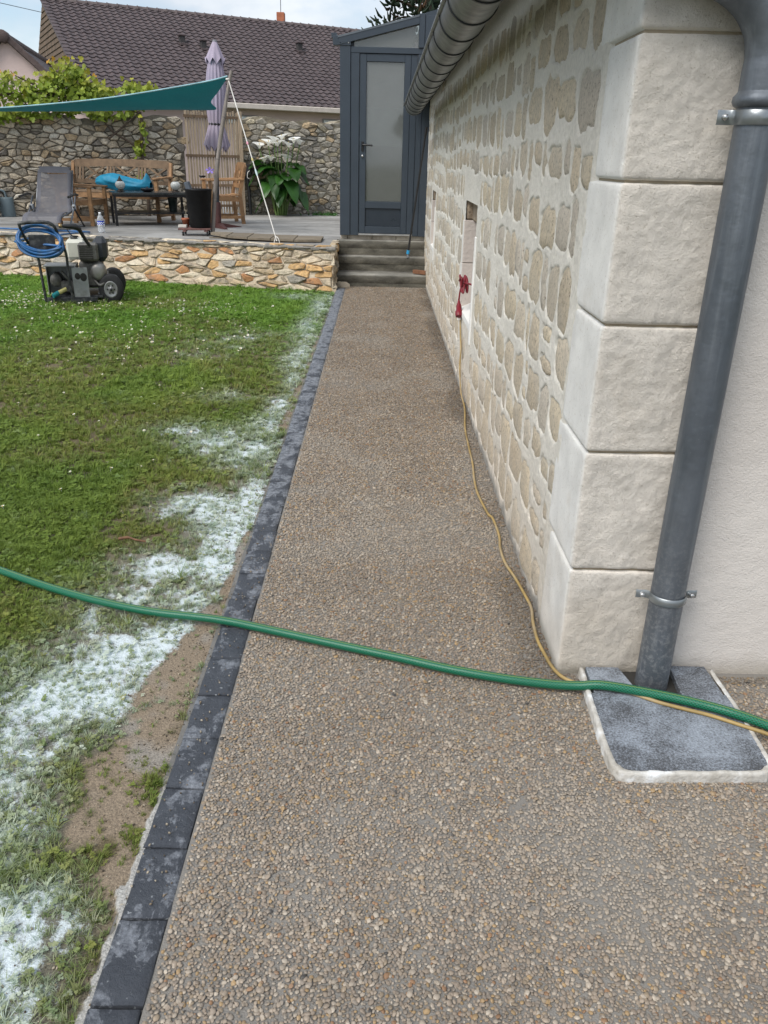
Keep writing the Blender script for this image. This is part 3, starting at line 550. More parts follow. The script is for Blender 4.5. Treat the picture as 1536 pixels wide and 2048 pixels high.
# ---- gully slab
gs = thing('gully_slab', 'dark dusty concrete gully cover with white mortar rim under the downpipe', 'gully cover', (.87, 1.9, 0))
out = [(.668, 2.135), (.655, 1.90), (.652, 1.715), (.662, 1.680), (.695, 1.660), (.86, 1.662), (1.03, 1.668), (1.068, 1.682), (1.086, 1.715), (1.092, 1.92), (1.087, 2.135)]
def inset(p, d): return [(.872 + (x - .872) * (1 - d / .21), 1.9 + (y - 1.9) * (1 - d / .24)) for x, y in p]
def L2(p): return [(x - .87, y - 1.9) for x, y in p]
so = spline([(*p, 0) for p in out], 12); mb = MB(); rr = random.Random(4); rings = []
for d, zt in ((-.006, -.004), (-.0055, .019), (-.004, .0265), (-.0005, .0288), (.005, .0284), (.0095, .0262)):
    rings.append([(p[0] - .87 + rr.uniform(-.0014, .0014), p[1] - 1.9 + rr.uniform(-.0014, .0014), zt + .006 * (float(fbm(p[0] * 25, p[1] * 25, 77, 3)) - .5) + rr.uniform(-.001, .001)) for p in inset([q[:2] for q in so], d)])
m = len(so); mb.add([p for r_ in rings for p in r_], [(j * m + i, j * m + i + 1, (j + 1) * m + i + 1, (j + 1) * m + i) for j in range(5) for i in range(m - 1)], True)
t = NT('white_mortar_rim').geo(); M_rim = t.fin(t.ramp(t.noise(18, 6), [(.35, (.40, .375, .33)), (.52, (.55, .53, .49)), (.68, (.78, .80, .81))]), .9, 0, t.bump(t.noise(70, 6), .006)); mb.build('mortar_rim', M_rim, gs)
t = NT('dusty_charcoal_concrete').geo(); wf = t.math('ADD', t.math('MULTIPLY', t.noise(7, 9, .68), .5), t.math('MULTIPLY', t.noise(150, 6, .8), .62)); c = t.mix(t.ramp(wf, [(.50, 0.0), (.60, .42), (.76, .9)]), t.mix(t.noise(12, 5), (.045, .048, .055), (.085, .088, .095)), (.46, .52, .60))
M_slab = t.fin(c, .8, 0, t.bump(t.noise(140, 5, .7), .003))
ins = [p for p in inset([q[:2] for q in so], .0085)]; hx0, hx1, hy0 = .806, .948, 2.005
front = [p for p in ins if p[1] < hy0]; 
MB().prism([(front[0][0], hy0)][:0] + L2([(front[0][0], hy0 - .001)] + front[1:-1] + [(front[-1][0], hy0 - .001)]), -.01, .027).build('cover_slab', M_slab, gs)
MB().prism(L2([(.680, hy0 + .001), (hx0 + .012, hy0 + .001), (hx0 - .018, 2.142), (.684, 2.142)]), -.01, .0265).build('cover_slab', M_slab, gs)
MB().prism(L2([(hx1 - .002, hy0 + .001), (1.074, hy0 + .001), (1.070, 2.155), (hx1 + .01, 2.155)]), -.01, .0262).build('cover_slab', M_slab, gs)
MB().add([(hx0 - .87 - .05, hy0 - 1.9 - .02, .006), (hx1 - .87 + .05, hy0 - 1.9 - .02, .006), (hx1 - .87 + .05, .26, .006), (hx0 - .87 - .05, .26, .006)], [(0, 1, 2, 3)]).build('pipe_hole', M_void, gs)

# ---- garden hose, cords
def tube_uv(name, pts, r, n, mat, parent=None, loc=(0, 0, 0)):
    mb = MB().tube([(p[0] - loc[0], p[1] - loc[1], p[2] - loc[2]) for p in pts], r, n, caps=False); me = mb.mesh(name); m = len(pts); ln = np.r_[0, np.cumsum([np.linalg.norm(np.subtract(pts[i + 1], pts[i])) for i in range(m - 1)])]
    uv = me.uv_layers.new(name='UVMap'); d = []
    for i in range(m - 1):
        for k in range(n): d += [(k / n, ln[i]), ((k + 1) / n, ln[i]), ((k + 1) / n, ln[i + 1]), (k / n, ln[i + 1])]
    uv.data.foreach_set('uv', np.array(d, np.float32).ravel()); return obj(name, me, mat, parent, loc)
t = NT('green_braided_hose'); t.vec = t.tc.outputs['UV']; sp = t.n('ShaderNodeSeparateXYZ'); t.l(t.vec, sp.inputs[0])
def wv(sign):
    return t.math('SINE', t.math('ADD', t.math('MULTIPLY', sp.outputs[0], 2 * PI * 10), t.math('MULTIPLY', sp.outputs[1], sign * 2 * PI / .0105)))
br = t.ramp(t.math('MAXIMUM', wv(1), wv(-1)), [(.55, 0.0), (.95, 1.0)]); st = t.math('FRACT', t.math('MULTIPLY', sp.outputs[0], 3.0)); stripe = t.ramp(st, [(.0, 0.0), (.44, 0.0), (.46, 1.0), (.53, 1.0), (.55, 0.0)])
c = t.mix(br, (.003, .070, .034), (.010, .215, .115)); c = t.mix(t.math('MULTIPLY', stripe, .75), c, (.22, .27, .07))
M_hose = t.fin(c, .32, 0, t.bump(br, .0006), .5)
HZ = .0165; hose_pts = [(-1.75, 2.90, .018), (-1.446, 2.735, .02), (-1.205, 2.605, .022), (-.989, 2.512, .02), (-.792, 2.449, .019), (-.607, 2.412, .021), (-.50, 2.388, .021), (-.406, 2.357, .021), (-.245, 2.300, .021), (-.074, 2.240, .021), (.091, 2.183, .021), (.25, 2.125, .021), (.404, 2.082, .021), (.557, 2.052, .022), (.64, 2.036, .030), (.708, 2.018, .046), (.853, 1.978, .046), (.975, 1.932, .046), (1.06, 1.890, .046), (1.15, 1.845, .036), (1.30, 1.76, .021), (1.6, 1.6, .021)]
tag(tube_uv('garden_hose', spline(hose_pts, 8), .0145, 20, M_hose), 'green braided garden hose lying right across lawn, kerb and path', 'hose')
M_cord = simple('yellowed_cable', (.34, .235, .085), .55, var=.35, vs=9, bd=0, dirt=(.36, .30, .22), ds=5)
cp = [(.588, 5.84, .47), (.585, 5.74, .40), (.582, 5.60, .29), (.580, 5.57, .16), (.575, 5.35, .05), (.578, 5.09, .012), (.54, 4.66, .009), (.528, 4.295, .009), (.522, 4.05, .009), (.507, 3.83, .009), (.503, 3.63, .009), (.523, 3.39, .009), (.539, 3.33, .009), (.544, 3.15, .009), (.532, 3.026, .009), (.534, 2.89, .009), (.555, 2.764, .009), (.572, 2.627, .009), (.579, 2.536, .009), (.568, 2.433, .009), (.564, 2.32, .009), (.573, 2.231, .009), (.584, 2.16, .009), (.607, 2.105, .010), (.645, 2.062, .020), (.714, 2.040, .033), (.796, 1.995, .033), (.861, 1.955, .033), (.927, 1.925, .033), (.992, 1.897, .033), (1.064, 1.855, .033), (1.13, 1.82, .03), (1.25, 1.77, .009), (1.5, 1.66, .009)]
tag(tube_uv('extension_cable', spline(cp, 6), .0058, 8, M_cord), 'thin yellow extension cable running along the foot of the stone wall', 'cable')
M_red = simple('red_plug_rubber', (.20, .012, .022), .45, var=.3, vs=30, bd=0)
pl_ = thing('power_plug', 'dark red plug and looped red cord hanging from the wall slit', 'plug', (.575, 5.80, .49))
q = Vector((0, .13, .16)).normalized()
def P3(s): return tuple(q * s)
MB().tube([P3(-.01), P3(0), P3(.03), P3(.032), P3(.075), P3(.10), P3(.13)], [.024, .027, .027, .021, .019, .011, .006], 14).build('plug_body', M_red, pl_)
for sx in (-.008, .008): MB().tube([(sx, -.02, -.03), (sx, 0, -.005)], .0025, 6).build('plug_pin', M_screw, pl_)
lp = []; rr = random.Random(2)
for k in range(50):
    a = k * .62; lp.append((.015 + .022 * math.sin(a * .37), -.05 + .07 * math.cos(a) + .02 * math.sin(a * .53), .225 + .05 * math.sin(a * 1.13)))
MB().tube(spline([P3(.12), (.005, .06, .17)] + lp + [(.08, -.3, .25), (.25, -.38, .24)], 3), .0065, 7).build('looped_cord', M_red, pl_)
# ================================================================== RUBBLE WALLS
def clip(poly, nx, ny, d):
    out = []; m = len(poly)
    for i in range(m):
        a, b = poly[i], poly[(i + 1) % m]; da = a[0] * nx + a[1] * ny - d; db = b[0] * nx + b[1] * ny - d
        if da <= 0: out.append(a)
        if (da < 0 < db) or (db < 0 < da): t_ = da / (da - db); out.append((a[0] + (b[0] - a[0]) * t_, a[1] + (b[1] - a[1]) * t_))
    return out
def rubble_cells(u0, u1, v0, v1, su, sv, seed, jit=.38, hole=None):
    r = random.Random(seed); pts = []; v = v0 + sv * .35; row = 0
    while v < v1 + sv * .4:
        u = u0 + r.uniform(0, su); wr = r.uniform(.75, 1.35)
        while u < u1 + su * .3:
            pts.append(((u + r.uniform(-jit, jit) * su), v + r.uniform(-jit, jit) * sv)); u += su * wr * r.uniform(.55, 1.5)
        v += sv * r.uniform(.8, 1.2); row += 1
    A_ = np.array(pts); B_ = A_ / np.array((su, sv)); cells = []
    for i in range(len(A_)):
        poly = [(u0 / su, v0 / sv), (u1 / su, v0 / sv), (u1 / su, v1 / sv), (u0 / su, v1 / sv)]; d2 = ((B_ - B_[i]) ** 2).sum(1)
        for j in np.argsort(d2)[1:22]:
            nx, ny = B_[j] - B_[i]; mx, my = (B_[j] + B_[i]) / 2; poly = clip(poly, nx, ny, nx * mx + ny * my)
            if len(poly) < 3: break
        if len(poly) < 3: continue
        p = [(a * su, b * sv) for a, b in poly]; cx = sum(q[0] for q in p) / len(p); cy = sum(q[1] for q in p) / len(p)
        if hole and hole(cx, cy): continue
        cells.append((p, cx, cy))
    return cells
def rubble_stone(mb, cell, fr, gap, h, pal, r, lean=0.0):
    """fr maps (u, v, d) to world"""
    p, cx, cy = cell; q = []
    for i in range(len(p)):
        a, b = p[i], p[(i + 1) % len(p)]; q += [(a[0] * .87 + b[0] * .13, a[1] * .87 + b[1] * .13), (a[0] * .13 + b[0] * .87, a[1] * .13 + b[1] * .87)]
    qq = []
    for a in q:
        d = math.hypot(a[0] - cx, a[1] - cy); k = max(.3, (d - gap) / max(d, 1e-5)); k *= r.uniform(.93, 1.05); qq.append((cx + (a[0] - cx) * k, cy + (a[1] - cy) * k))
    qq = [qq[i] for i in range(len(qq)) if r.random() > .22] if len(qq) > 7 else qq
    m = len(qq); hh = h * r.uniform(.35, 1.3); vv = []; ox, oy = r.uniform(-.2, .2), r.uniform(-.2, .2)
    tu, tv = r.uniform(-.25, .25), r.uniform(-.3, .3)
    for f, d in ((1.03, -.05), (1.0, hh * .45), (.74, hh)):
        for a in qq:
            x = cx + (a[0] - cx) * f + (ox * (1 - f) * (a[0] - cx)); y = cy + (a[1] - cy) * f; dd = d
            if d > 0: dd = d + (x - cx) * tu + (y - cy) * tv + r.uniform(-.3, .3) * hh
            vv.append(fr(x, y, max(-.05, dd)))
    vv.append(fr(cx + ox * .03, cy, hh * 1.05)); ff = [(j * m + i, j * m + (i + 1) % m, (j + 1) * m + (i + 1) % m, (j + 1) * m + i) for j in range(2) for i in range(m)] + [(2 * m + i, 2 * m + (i + 1) % m, 3 * m) for i in range(m)]
    c_ = np.array(r.choices([x[0] for x in pal], [x[1] for x in pal])[0]) * r.uniform(.8, 1.15); mb.add(vv, ff); mb.col = (mb.col or []) + [tuple(c_)] * len(vv)
t = NT('rubble_limestone').geo(); c = t.mix(1.0, t.attr('Col'), t.ramp(t.noise(24, 7, .7), [(.25, .55), (.5, 1.0), (.75, 1.25)]), 'MULTIPLY'); c = t.mix(t.ramp(t.noise(11, 6), [(.52, 0.0), (.68, .6)]), c, (.17, .155, .135))
M_rub = t.fin(c, .9, 0, t.bump(t.noise(45, 7, .7), .018))
# ---- low retaining wall
M_rwm = simple('pale_wall_mortar', (.56, .48, .37), .95, var=.25, vs=9, bs=60, bd=.012, dirt=(.30, .25, .19)); M_conc = None
rw = thing('retaining_wall', 'low wall of ochre and cream rubble stones holding up the terrace', 'wall', (-.57, 10.14, 0))
def fr_rw(u, v, d): return (-u * .979 - .2 * d, u * .205 - .98 * d + .26 * v, v - .05)
PAL_R = [((.64, .53, .39), 4), ((.70, .61, .47), 4), ((.62, .40, .19), 3.0), ((.52, .27, .13), 1.4), ((.36, .33, .28), 1.6), ((.46, .38, .28), 2), ((.55, .43, .28), 2)]
cells = rubble_cells(.0, 6.4, .0, .565, .20, .068, 12, .46); r = random.Random(3)
print('retaining stones', len(cells))
for cl in cells: mb = MB(); rubble_stone(mb, cl, fr_rw, .008, .026, PAL_R, r); mb.build('stone', M_rub, rw)
def fr_rs(u, v, d): return (d + .0, u + .26 * v * 0, v - .05)
for cl in rubble_cells(.0, .98, .0, .565, .22, .09, 15): mb = MB(); rubble_stone(mb, cl, lambda u, v, d: (d, u, v - .05) if u > .26 * v else (d * .5, .26 * v, v - .05), .011, .03, PAL_R, r); mb.build('stone', M_rub, rw)
mb = MB().add([fr_rw(0, 0, -.005), fr_rw(7.5, 0, -.005), fr_rw(7.5, .55, -.005), fr_rw(0, .55, -.005), (0.0, 1.2, -.05), (0, 1.2, .5)], [(0, 1, 2, 3), (0, 3, 5, 4)]); mb.build('core', M_rwm, rw)
# ---- terrace
t = NT('terrace_concrete').geo(); c = t.ramp(t.noise(1.1, 9, .6, t.scale((1, 2.2, 1))), [(.3, (.20, .19, .18)), (.5, (.32, .31, .295)), (.7, (.46, .45, .43))]); c = t.mix(t.ramp(t.noise(5, 7), [(.5, 0.0), (.75, .6)]), c, (.17, .16, .14))
M_terr = t.fin(c, t.ramp(t.noise(1.6, 5), [(.35, .4), (.65, .85)]), 0, t.bump(t.noise(20, 7), .006))
def ftop(u): p = fr_rw(u, .55, .02); return (p[0] - .57, p[1] + 10.14)
poly = [(-.575, 11.32), ftop(.01), ftop(1.5), ftop(3), ftop(5), ftop(8), (-14, 13.6), (-14, 21), (3.4, 21), (3.4, 11.32)]
tag(MB().prism(poly[::-1], T - .055, T).build('terrace', M_terr), kind='structure')
mb = MB(); r = random.Random(9)                 # worn mortar lip along the terrace edge
for k in range(64):
    u = .02 + k * .1; a = fr_rw(u, .555 + r.uniform(-.01, .004), .02 + r.uniform(-.01, .012)); mb.box(a[0] - .056, a[0] + .056, a[1] - .035, a[1] + .02, .472 + r.uniform(-.02, 0), T - .004 + r.uniform(-.004, .002), .012)
mb.build('coping', simple('worn_grey_coping', (.25, .235, .215), .95, var=.35, vs=12, bs=40, bd=.01), rw)
# ---- garden wall behind the terrace
gw = thing('garden_wall', 'tall weathered grey rubble stone wall behind the terrace', 'wall', (-6.22, 13.94, T))
WU = (.8972, .4417)
def fr_gw(u, v, d): return (u * WU[0] + d * WU[1], u * WU[1] - d * WU[0], v)
GA, GB = 3.10, 4.13
def gw_top(u): return 1.515 + .018 * u + .03 * math.sin(u * 3.1) + .02 * math.sin(u * 7.3)
cells = rubble_cells(-.6, 7.3, .0, 1.70, .150, .078, 31, .48, lambda u, v: (GA - .02 < u < GB + .02) or v > gw_top(u) - .03)
print('garden stones', len(cells)); r = random.Random(8)
PAL_G = [((.54, .46, .35), 4.4), ((.66, .58, .46), 4), ((.40, .355, .285), 2.4), ((.64, .59, .50), 2.4), ((.50, .38, .24), 1.6), ((.24, .215, .185), 1.6)]
PAL_G2 = [((.38, .345, .29), 4), ((.48, .43, .35), 3.4), ((.25, .235, .21), 3), ((.52, .48, .40), 1.6), ((.46, .35, .22), 1.6), ((.48, .42, .30), 1.8)]
def area(p): return abs(sum(p[i][0] * p[(i + 1) % len(p)][1] - p[(i + 1) % len(p)][0] * p[i][1] for i in range(len(p)))) / 2
cells.sort(key=lambda c_: -area(c_[0]) * (0 if c_[1] < -.25 else 1)); rest = MB()
for i, cl in enumerate(cells):
    mb = MB() if i < 300 else rest; rubble_stone(mb, cl, fr_gw, .006 if cl[1] < GB else .005, .045 if cl[1] < GB else .03, PAL_G if cl[1] < GB else PAL_G2, r)
    if i < 300: mb.build('stone', M_rub, gw)
if rest.v: tag(rest.build('small_stones', M_rub, gw), kind='stuff')
M_gwm = simple('dark_wall_mortar', (.20, .175, .14), .97, var=.4, vs=10, bs=50, bd=.012, dirt=(.18, .155, .12)); M_gwm2 = simple('sandy_wall_mortar', (.30, .26, .19), .97, var=.4, vs=8, bs=50, bd=.012, dirt=(.12, .10, .08))
for a, b, m_ in ((-5, GA, M_gwm), (GB, 9, M_gwm2)):
    us = np.linspace(a, b, int((b - a) / .12)); vv = []; n = len(us)
    for d in (-.002, -.35):
        for u in us: vv.append(fr_gw(u, 0, d))
        for u in us: vv.append(fr_gw(u, gw_top(u) + random.uniform(-.02, .02), d))
    ff = [(i, i + 1, n + i + 1, n + i) for i in range(n - 1)] + [(n + i, n + i + 1, 3 * n + i + 1, 3 * n + i) for i in range(n - 1)] + [(2 * n + i, 3 * n + i, 3 * n + i + 1, 2 * n + i + 1) for i in range(n - 1)] + [(0, n, 3 * n, 2 * n), (n - 1, 3 * n - 1, 4 * n - 1, 2 * n - 1)]
    MB().add(vv, ff).build('core', m_, gw)
# ---- slatted gate
def wood(name, col, rough=.75, gs=(30, 30, 3)):
    t = NT(name); g = t.noise(1.6, 8, .6, t.scale(gs), .4); c = t.mix(t.ramp(g, [(.3, 0.0), (.7, 1.0)]), tuple(x * .6 for x in col), tuple(min(1, x * 1.3) for x in col)); rn = t.ramp(t.rnd(), [(0, .72), (1, 1.2)]); c = t.mix(1.0, c, rn, 'MULTIPLY')
    return t.fin(c, rough, 0, t.bump(g, .002))
M_gate = wood('weathered_gate_wood', (.40, .31, .215)); M_teak = wood('oiled_teak', (.34, .19, .09), .6, (6, 6, 6)); M_teakg = wood('greyed_teak', (.19, .125, .075), .7, (6, 6, 6)); M_pole = wood('silvered_pole_wood', (.25, .22, .20), .7, (20, 20, 2))
gate = thing('slat_gate', 'tall wooden gate of narrow upright slats set in the rubble wall', 'gate', (-6.22 + GA * WU[0], 13.94 + GA * WU[1], T), math.atan2(WU[1], WU[0]))
r = random.Random(1); n = 19; gwid = GB - GA - .09
for k in range(n):
    x = .02 + (k + .5) * gwid / n; wd = gwid / n - r.uniform(.014, .03); MB().box(x - wd / 2, x + wd / 2, -.075, -.055, .02 + r.uniform(0, .02), 1.69 + r.uniform(-.02, .02)).build('slat', M_gate, gate)
for zz in (.16, .50, .98, 1.60): MB().box(.0, gwid + .03, -.095, -.076, zz - .022, zz + .022).build('rail', M_teakg, gate)
MB().box(gwid + .025, gwid + .09, -.10, -.03, 0, 1.70, .004).build('post', M_gate, gate)
# ================================================================== STEPS, PORCH
t = NT('stained_shaded_concrete').geo(); c = t.mix(1.0, t.attr('Col'), t.ramp(t.noise(3.2, 9, .68, t.scale((1, 1, 3))), [(.3, .45), (.5, .9), (.72, 1.6)]), 'MULTIPLY'); M_step = t.fin(c, .9, 0, t.bump(t.noise(35, 7, .65), .010))
stp = thing('concrete_steps', 'three stained concrete steps up to the grey porch door', 'steps', (.03, 10.55, 0))
def rough_step(y0, y1, z0, z1, seed):
    mb = MB(); xs = np.linspace(-.575, .57, 40); pr = [(0, z0), (0, z0 + (z1 - z0) * .45), (.002, z0 + (z1 - z0) * .5), (.0, z0 + (z1 - z0) * .55), (-.004, z1 - .012), (.010, z1), ((y1 - y0) * .5, z1 - .003), (y1 - y0, z1)]; vv = []
    for x in xs:
        for i, (dy, z) in enumerate(pr): nz = float(fbm(x * 9, i * 1.7, seed, 3)) - .5; vv.append((x, y0 - 10.55 + dy + nz * .018, z + nz * (.012 if i > 3 else 0)))
    m = len(pr); mb.add(vv, [(i * m + j, (i + 1) * m + j, (i + 1) * m + j + 1, i * m + j + 1) for i in range(len(xs) - 1) for j in range(m - 1)], True); cl_ = [(.12, .11, .088), (.10, .094, .075), (.05, .046, .036), (.085, .078, .06), (.12, .113, .095), (.25, .243, .215), (.24, .23, .205), (.09, .085, .07)]; mb.col = [cl_[i] for _ in xs for i in range(m)]; return mb  # lighter treads paint in edge highlights, darker risers shade; stains come from noise
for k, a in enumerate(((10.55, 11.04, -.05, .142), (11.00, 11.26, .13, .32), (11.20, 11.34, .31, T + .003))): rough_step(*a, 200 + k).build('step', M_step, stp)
porch = thing('glazed_porch', 'anthracite aluminium lean-to porch with glazed door above the steps', 'porch', (0, 11.31, T))
M_alu = simple('anthracite_aluminium', (.038, .052, .070), .38, .0, var=.06, bd=0, spec=.5); M_alud = simple('dark_aluminium_panel', (.022, .032, .045), .35, 0, var=.06, bd=0); M_plinth = simple('pale_plinth_block', (.46, .42, .36), .95, var=.2, vs=15, bs=60, bd=.006, dirt=(.2, .17, .13))
def pb(name, m_, *a, **k): return MB().box(*a, **k).build(name, m_, k.get('parent', porch)) if 'parent' not in k else None
def part(name, m_, parent, x0, x1, y0, y1, z0, z1, bev=.003): return MB().box(x0, x1, y0, y1, z0, z1, bev).build(name, m_, parent)
Z = lambda z: z - T
for a, b in ((-.53, -.44), (-.435, -.11), (-.105, .21), (.215, .60)): part('plinth_block', M_plinth, porch, a, b, .015, .2, 0, Z(.565), .006)
part('corner_post', M_alu, porch, -.535, -.405, -.035, .09, Z(.56), Z(2.80)); part('door_post', M_alu, porch, -.402, -.295, -.022, .07, Z(.56), Z(2.69)); part('door_post', M_alu, porch, .432, .50, -.022, .07, Z(.56), Z(2.69)); part('corner_post', M_alu, porch, .503, .62, -.035, .09, Z(.56), Z(3.10))
part('head_rail', M_alu, porch, -.402, .50, -.026, .07, Z(2.69), Z(2.755)); part('threshold', simple('light_aluminium', (.45, .45, .44), .4, .6, bd=0), porch, -.292, .429, -.028, .06, Z(.562), Z(.582))
sl = (3.095 - 2.86) / .955
def slope(x): return Z(2.86 + sl * (x + .53))
mb = MB().add([(x, y, slope(x) + d) for x in (-.56, .43) for y in (-.05, .10) for d in (-.085, 0)], [(0, 1, 3, 2), (4, 6, 7, 5), (0, 4, 5, 1), (2, 3, 7, 6), (0, 2, 6, 4), (1, 5, 7, 3)]); mb.build('roof_beam', M_alu, porch)
mb = MB().add([(-.56, -.055, slope(-.56) - .01), (.43, -.055, slope(.43) - .01), (.43, -.055, slope(.43) + .012), (-.56, -.055, slope(-.56) + .012), (-.56, 3.2, slope(-.56) + .012), (.43, 3.2, slope(.43) + .012)], [(0, 1, 2, 3), (3, 2, 5, 4)]); mb.build('roof_trim', simple('roof_edge_trim', (.13, .15, .17), .35, .3, bd=0), porch)
part('gutter_end', M_alu, porch, -.62, -.40, -.045, .09, Z(2.765), Z(2.865)); part('gutter_lip', M_alu, porch, -.64, -.575, -.04, .3, Z(2.84), Z(2.895))
for x, z in ((-.555, 2.84), (-.53, 2.79), (-.43, 2.79)): MB().lathe([(.0001, -.05), (.006, -.05), (.007, -.045)], 8, (x, 0, Z(z)), True, 'Y').build('bolt', M_screw, porch)
part('upper_post', M_alu, porch, .43, .50, -.045, .09, Z(2.757), Z(3.12)); MB().add([(x, y, z) for x, z0, z1 in ((.502, Z(2.93), Z(3.13)), (1.5, Z(3.02), Z(3.40))) for y in (-.03, .08) for z in (z0, z1)], [(0, 1, 3, 2), (4, 6, 7, 5), (0, 4, 5, 1), (2, 3, 7, 6), (0, 2, 6, 4), (1, 5, 7, 3)]).build('fascia', M_alu, porch)
t = NT('satin_door_glass'); g = t.n('ShaderNodeBsdfGlossy'); g.inputs['Roughness'].default_value = .06; g.inputs['Color'].default_value = (.9, .92, .92, 1); tr = t.n('ShaderNodeBsdfTransparent'); tr.inputs['Color'].default_value = (.80, .84, .83, 1)
df = t.n('ShaderNodeBsdfDiffuse'); df.inputs['Color'].default_value = (.30, .31, .30, 1); m1 = t.n('ShaderNodeMixShader'); m1.inputs[0].default_value = .35; m2 = t.n('ShaderNodeMixShader'); lw = t.n('ShaderNodeLayerWeight'); lw.inputs['Blend'].default_value = .22
t.l(tr.outputs[0], m1.inputs[1]); t.l(df.outputs[0], m1.inputs[2]); t.l(t.math('ADD', lw.outputs['Fresnel'], .06), m2.inputs[0]); t.l(m1.outputs[0], m2.inputs[1]); t.l(g.outputs[0], m2.inputs[2]); t.l(m2.outputs[0], t.out.inputs['Surface']); M_glass = t.m
MB().add([(-.36, .02, Z(2.757)), (.43, .02, Z(2.757)), (.43, .02, slope(.43) - .083), (-.36, .02, slope(-.36) - .083), (-.36, .035, Z(2.757)), (.43, .035, Z(2.757)), (.43, .035, slope(.43) - .083), (-.36, .035, slope(-.36) - .083)], [(0, 1, 2, 3), (7, 6, 5, 4), (3, 2, 6, 7), (1, 0, 4, 5)]).build('transom_pane', M_glass, porch)
MB().add([(-.36, .036, Z(2.757)), (-.402, .036, Z(2.757)), (-.402, .036, slope(-.402) - .08), (-.36, .036, slope(-.36) - .08)], [(0, 1, 2, 3)]).build('transom_end', M_alu, porch)
door = MB(); 
for a in ((-.288, -.205, Z(.585), Z(2.685)), (.268, .427, Z(.585), Z(2.685))): door.box(a[0], a[1] if a[1] < .3 else .345, -.012, .05, a[2], a[3], .004)
door.box(.347, .427, -.008, .05, Z(.585), Z(2.685), .004).box(-.205, .268, -.011, .05, Z(2.60), Z(2.685), .004).box(-.205, .268, -.011, .05, Z(.90), Z(.985), .004).box(-.205, .268, -.011, .05, Z(.585), Z(.675), .004)
door = door.build('door', M_alu, porch)
part('pane', M_glass, door, -.203, .266, .015, .03, Z(.987), Z(2.598), .001); part('lower_panel', M_alud, door, -.203, .266, .008, .03, Z(.677), Z(.898), .002)
M_blk = simple('black_plastic', (.012, .012, .013), .4, bd=0)
MB().box(-.262, -.232, -.022, -.012, Z(1.585), Z(1.70), .004).tube([(-.247, -.02, Z(1.66)), (-.247, -.06, Z(1.66)), (-.235, -.068, Z(1.66)), (-.12, -.068, Z(1.655))], .011, 8).build('handle', M_blk, door)
MB().lathe([(.0001, -.03), (.014, -.03), (.016, -.012)], 12, (-.247, 0, Z(1.53)), True, 'Y').build('lock_cylinder', M_screw, door)
M_int = simple('pale_band_board', (.50, .50, .48), .8, bd=0); M_intd = simple('interior_grey', (.22, .21, .20), .8, bd=0)
part('added_band_board', M_int, porch, -.50, .60, .55, .57, Z(1.62), Z(2.12)); part('added_low_board', M_intd, porch, -.50, .60, .50, .52, Z(.56), Z(1.66)); part('inner_wall', M_intd, porch, -.52, 1.4, 3.1, 3.2, 0, Z(3.0))  # first two are boards added behind the glass to make its tonal bands
for k in range(3): part('side_post', M_alu, porch, -.535, -.46, .6 + k * 1.2, .68 + k * 1.2, 0, Z(2.80))
part('side_rail', M_alu, porch, -.53, -.47, .09, 3.1, Z(.56), Z(.64)); part('side_rail', M_alu, porch, -.53, -.47, .09, 3.1, Z(2.72), Z(2.80)); part('side_pane', M_glass, porch, -.505, -.495, .09, 3.1, Z(.64), Z(2.72), .001)
# loose things at the steps
wb = thing('wood_block', 'reddish offcut of timber lying on the lowest step', 'timber', (.53, 10.74, .142), R(-38)); MB().box(-.10, .10, -.032, .032, .004, .05, .003).build('timber', wood('reddish_timber', (.20, .09, .045)), wb)
lance = thing('cleaning_pole', 'long black pole with blue joint leaning on the wall by the steps', 'pole', (.36, 10.90, .32)); tp = Vector((.185, -.02, 1.55))
MB().tube([tuple(tp * .05), tuple(tp * .5), tuple(tp * .94)], .013, 10).build('pole', M_blk, lance); MB().tube([tuple(tp * .93), tuple(tp)], .017, 10).build('grip', M_blk, lance)
MB().tube([tuple(tp * .035), tuple(tp * .065)], .021, 12).build('blue_joint', simple('cyan_plastic', (.03, .33, .62), .4, bd=0), lance); MB().tube([(.012, -.02, .005), tuple(tp * .03)], [.022, .014], 10).build('tip', simple('grey_brush_tip', (.12, .13, .14), .6, bd=0), lance)
rs = thing('loose_rock', 'pale wedge of stone left at the end of the kerb by the steps', 'rock', (-.47, 10.46, 0)); bm = bmesh.new(); bmesh.ops.create_icosphere(bm, subdivisions=2, radius=1); r = random.Random(5)
for v in bm.verts: v.co = Vector((v.co.x * .10, v.co.y * .05, max(0, v.co.z) * .075)) * r.uniform(.85, 1.12)
me = bpy.data.meshes.new('rock'); bm.to_mesh(me); bm.free(); obj('rock_body', me, simple('pale_rock', (.40, .35, .28), .9, bs=40, bd=.01), rs)

# ================================================================== HOUSES BEHIND
nh = thing('tiled_house', 'long pink house behind the garden wall with dark brown tiled roof', 'house', (-12.29, 33.83, 0), math.atan2(.4725, .8813))
pit = R(27); sc_, ss_ = math.cos(pit), math.sin(pit); SL = 7.45; ZR = 6.5; LEN = 16.0
def rf(u, s, d=0): return (u, -s * sc_ - d * ss_, ZR - s * ss_ + d * sc_)           # local: +x along ridge, -y towards us
M_pinkw = simple('pink_render', (.66, .52, .48), .9, var=.06, vs=1.5, bs=60, bd=.003); M_fascia = simple('cream_fascia', (.62, .55, .49), .7, var=.08, bd=0)
t = NT('brown_roof_tile'); g2 = t.n('ShaderNodeNewGeometry').outputs['Position']; c = t.mix(t.noise(.9, 6, .6, g2), (.060, .045, .047), (.115, .088, .088)); rn = t.ramp(t.noise(5, 2, .5, g2), [(.3, .75), (.7, 1.2)]); c = t.mix(1.0, c, rn, 'MULTIPLY'); M_tile = t.fin(c, .62, 0, t.bump(t.noise(30, 4), .004), .4)
TW, TE = .262, SL / 27
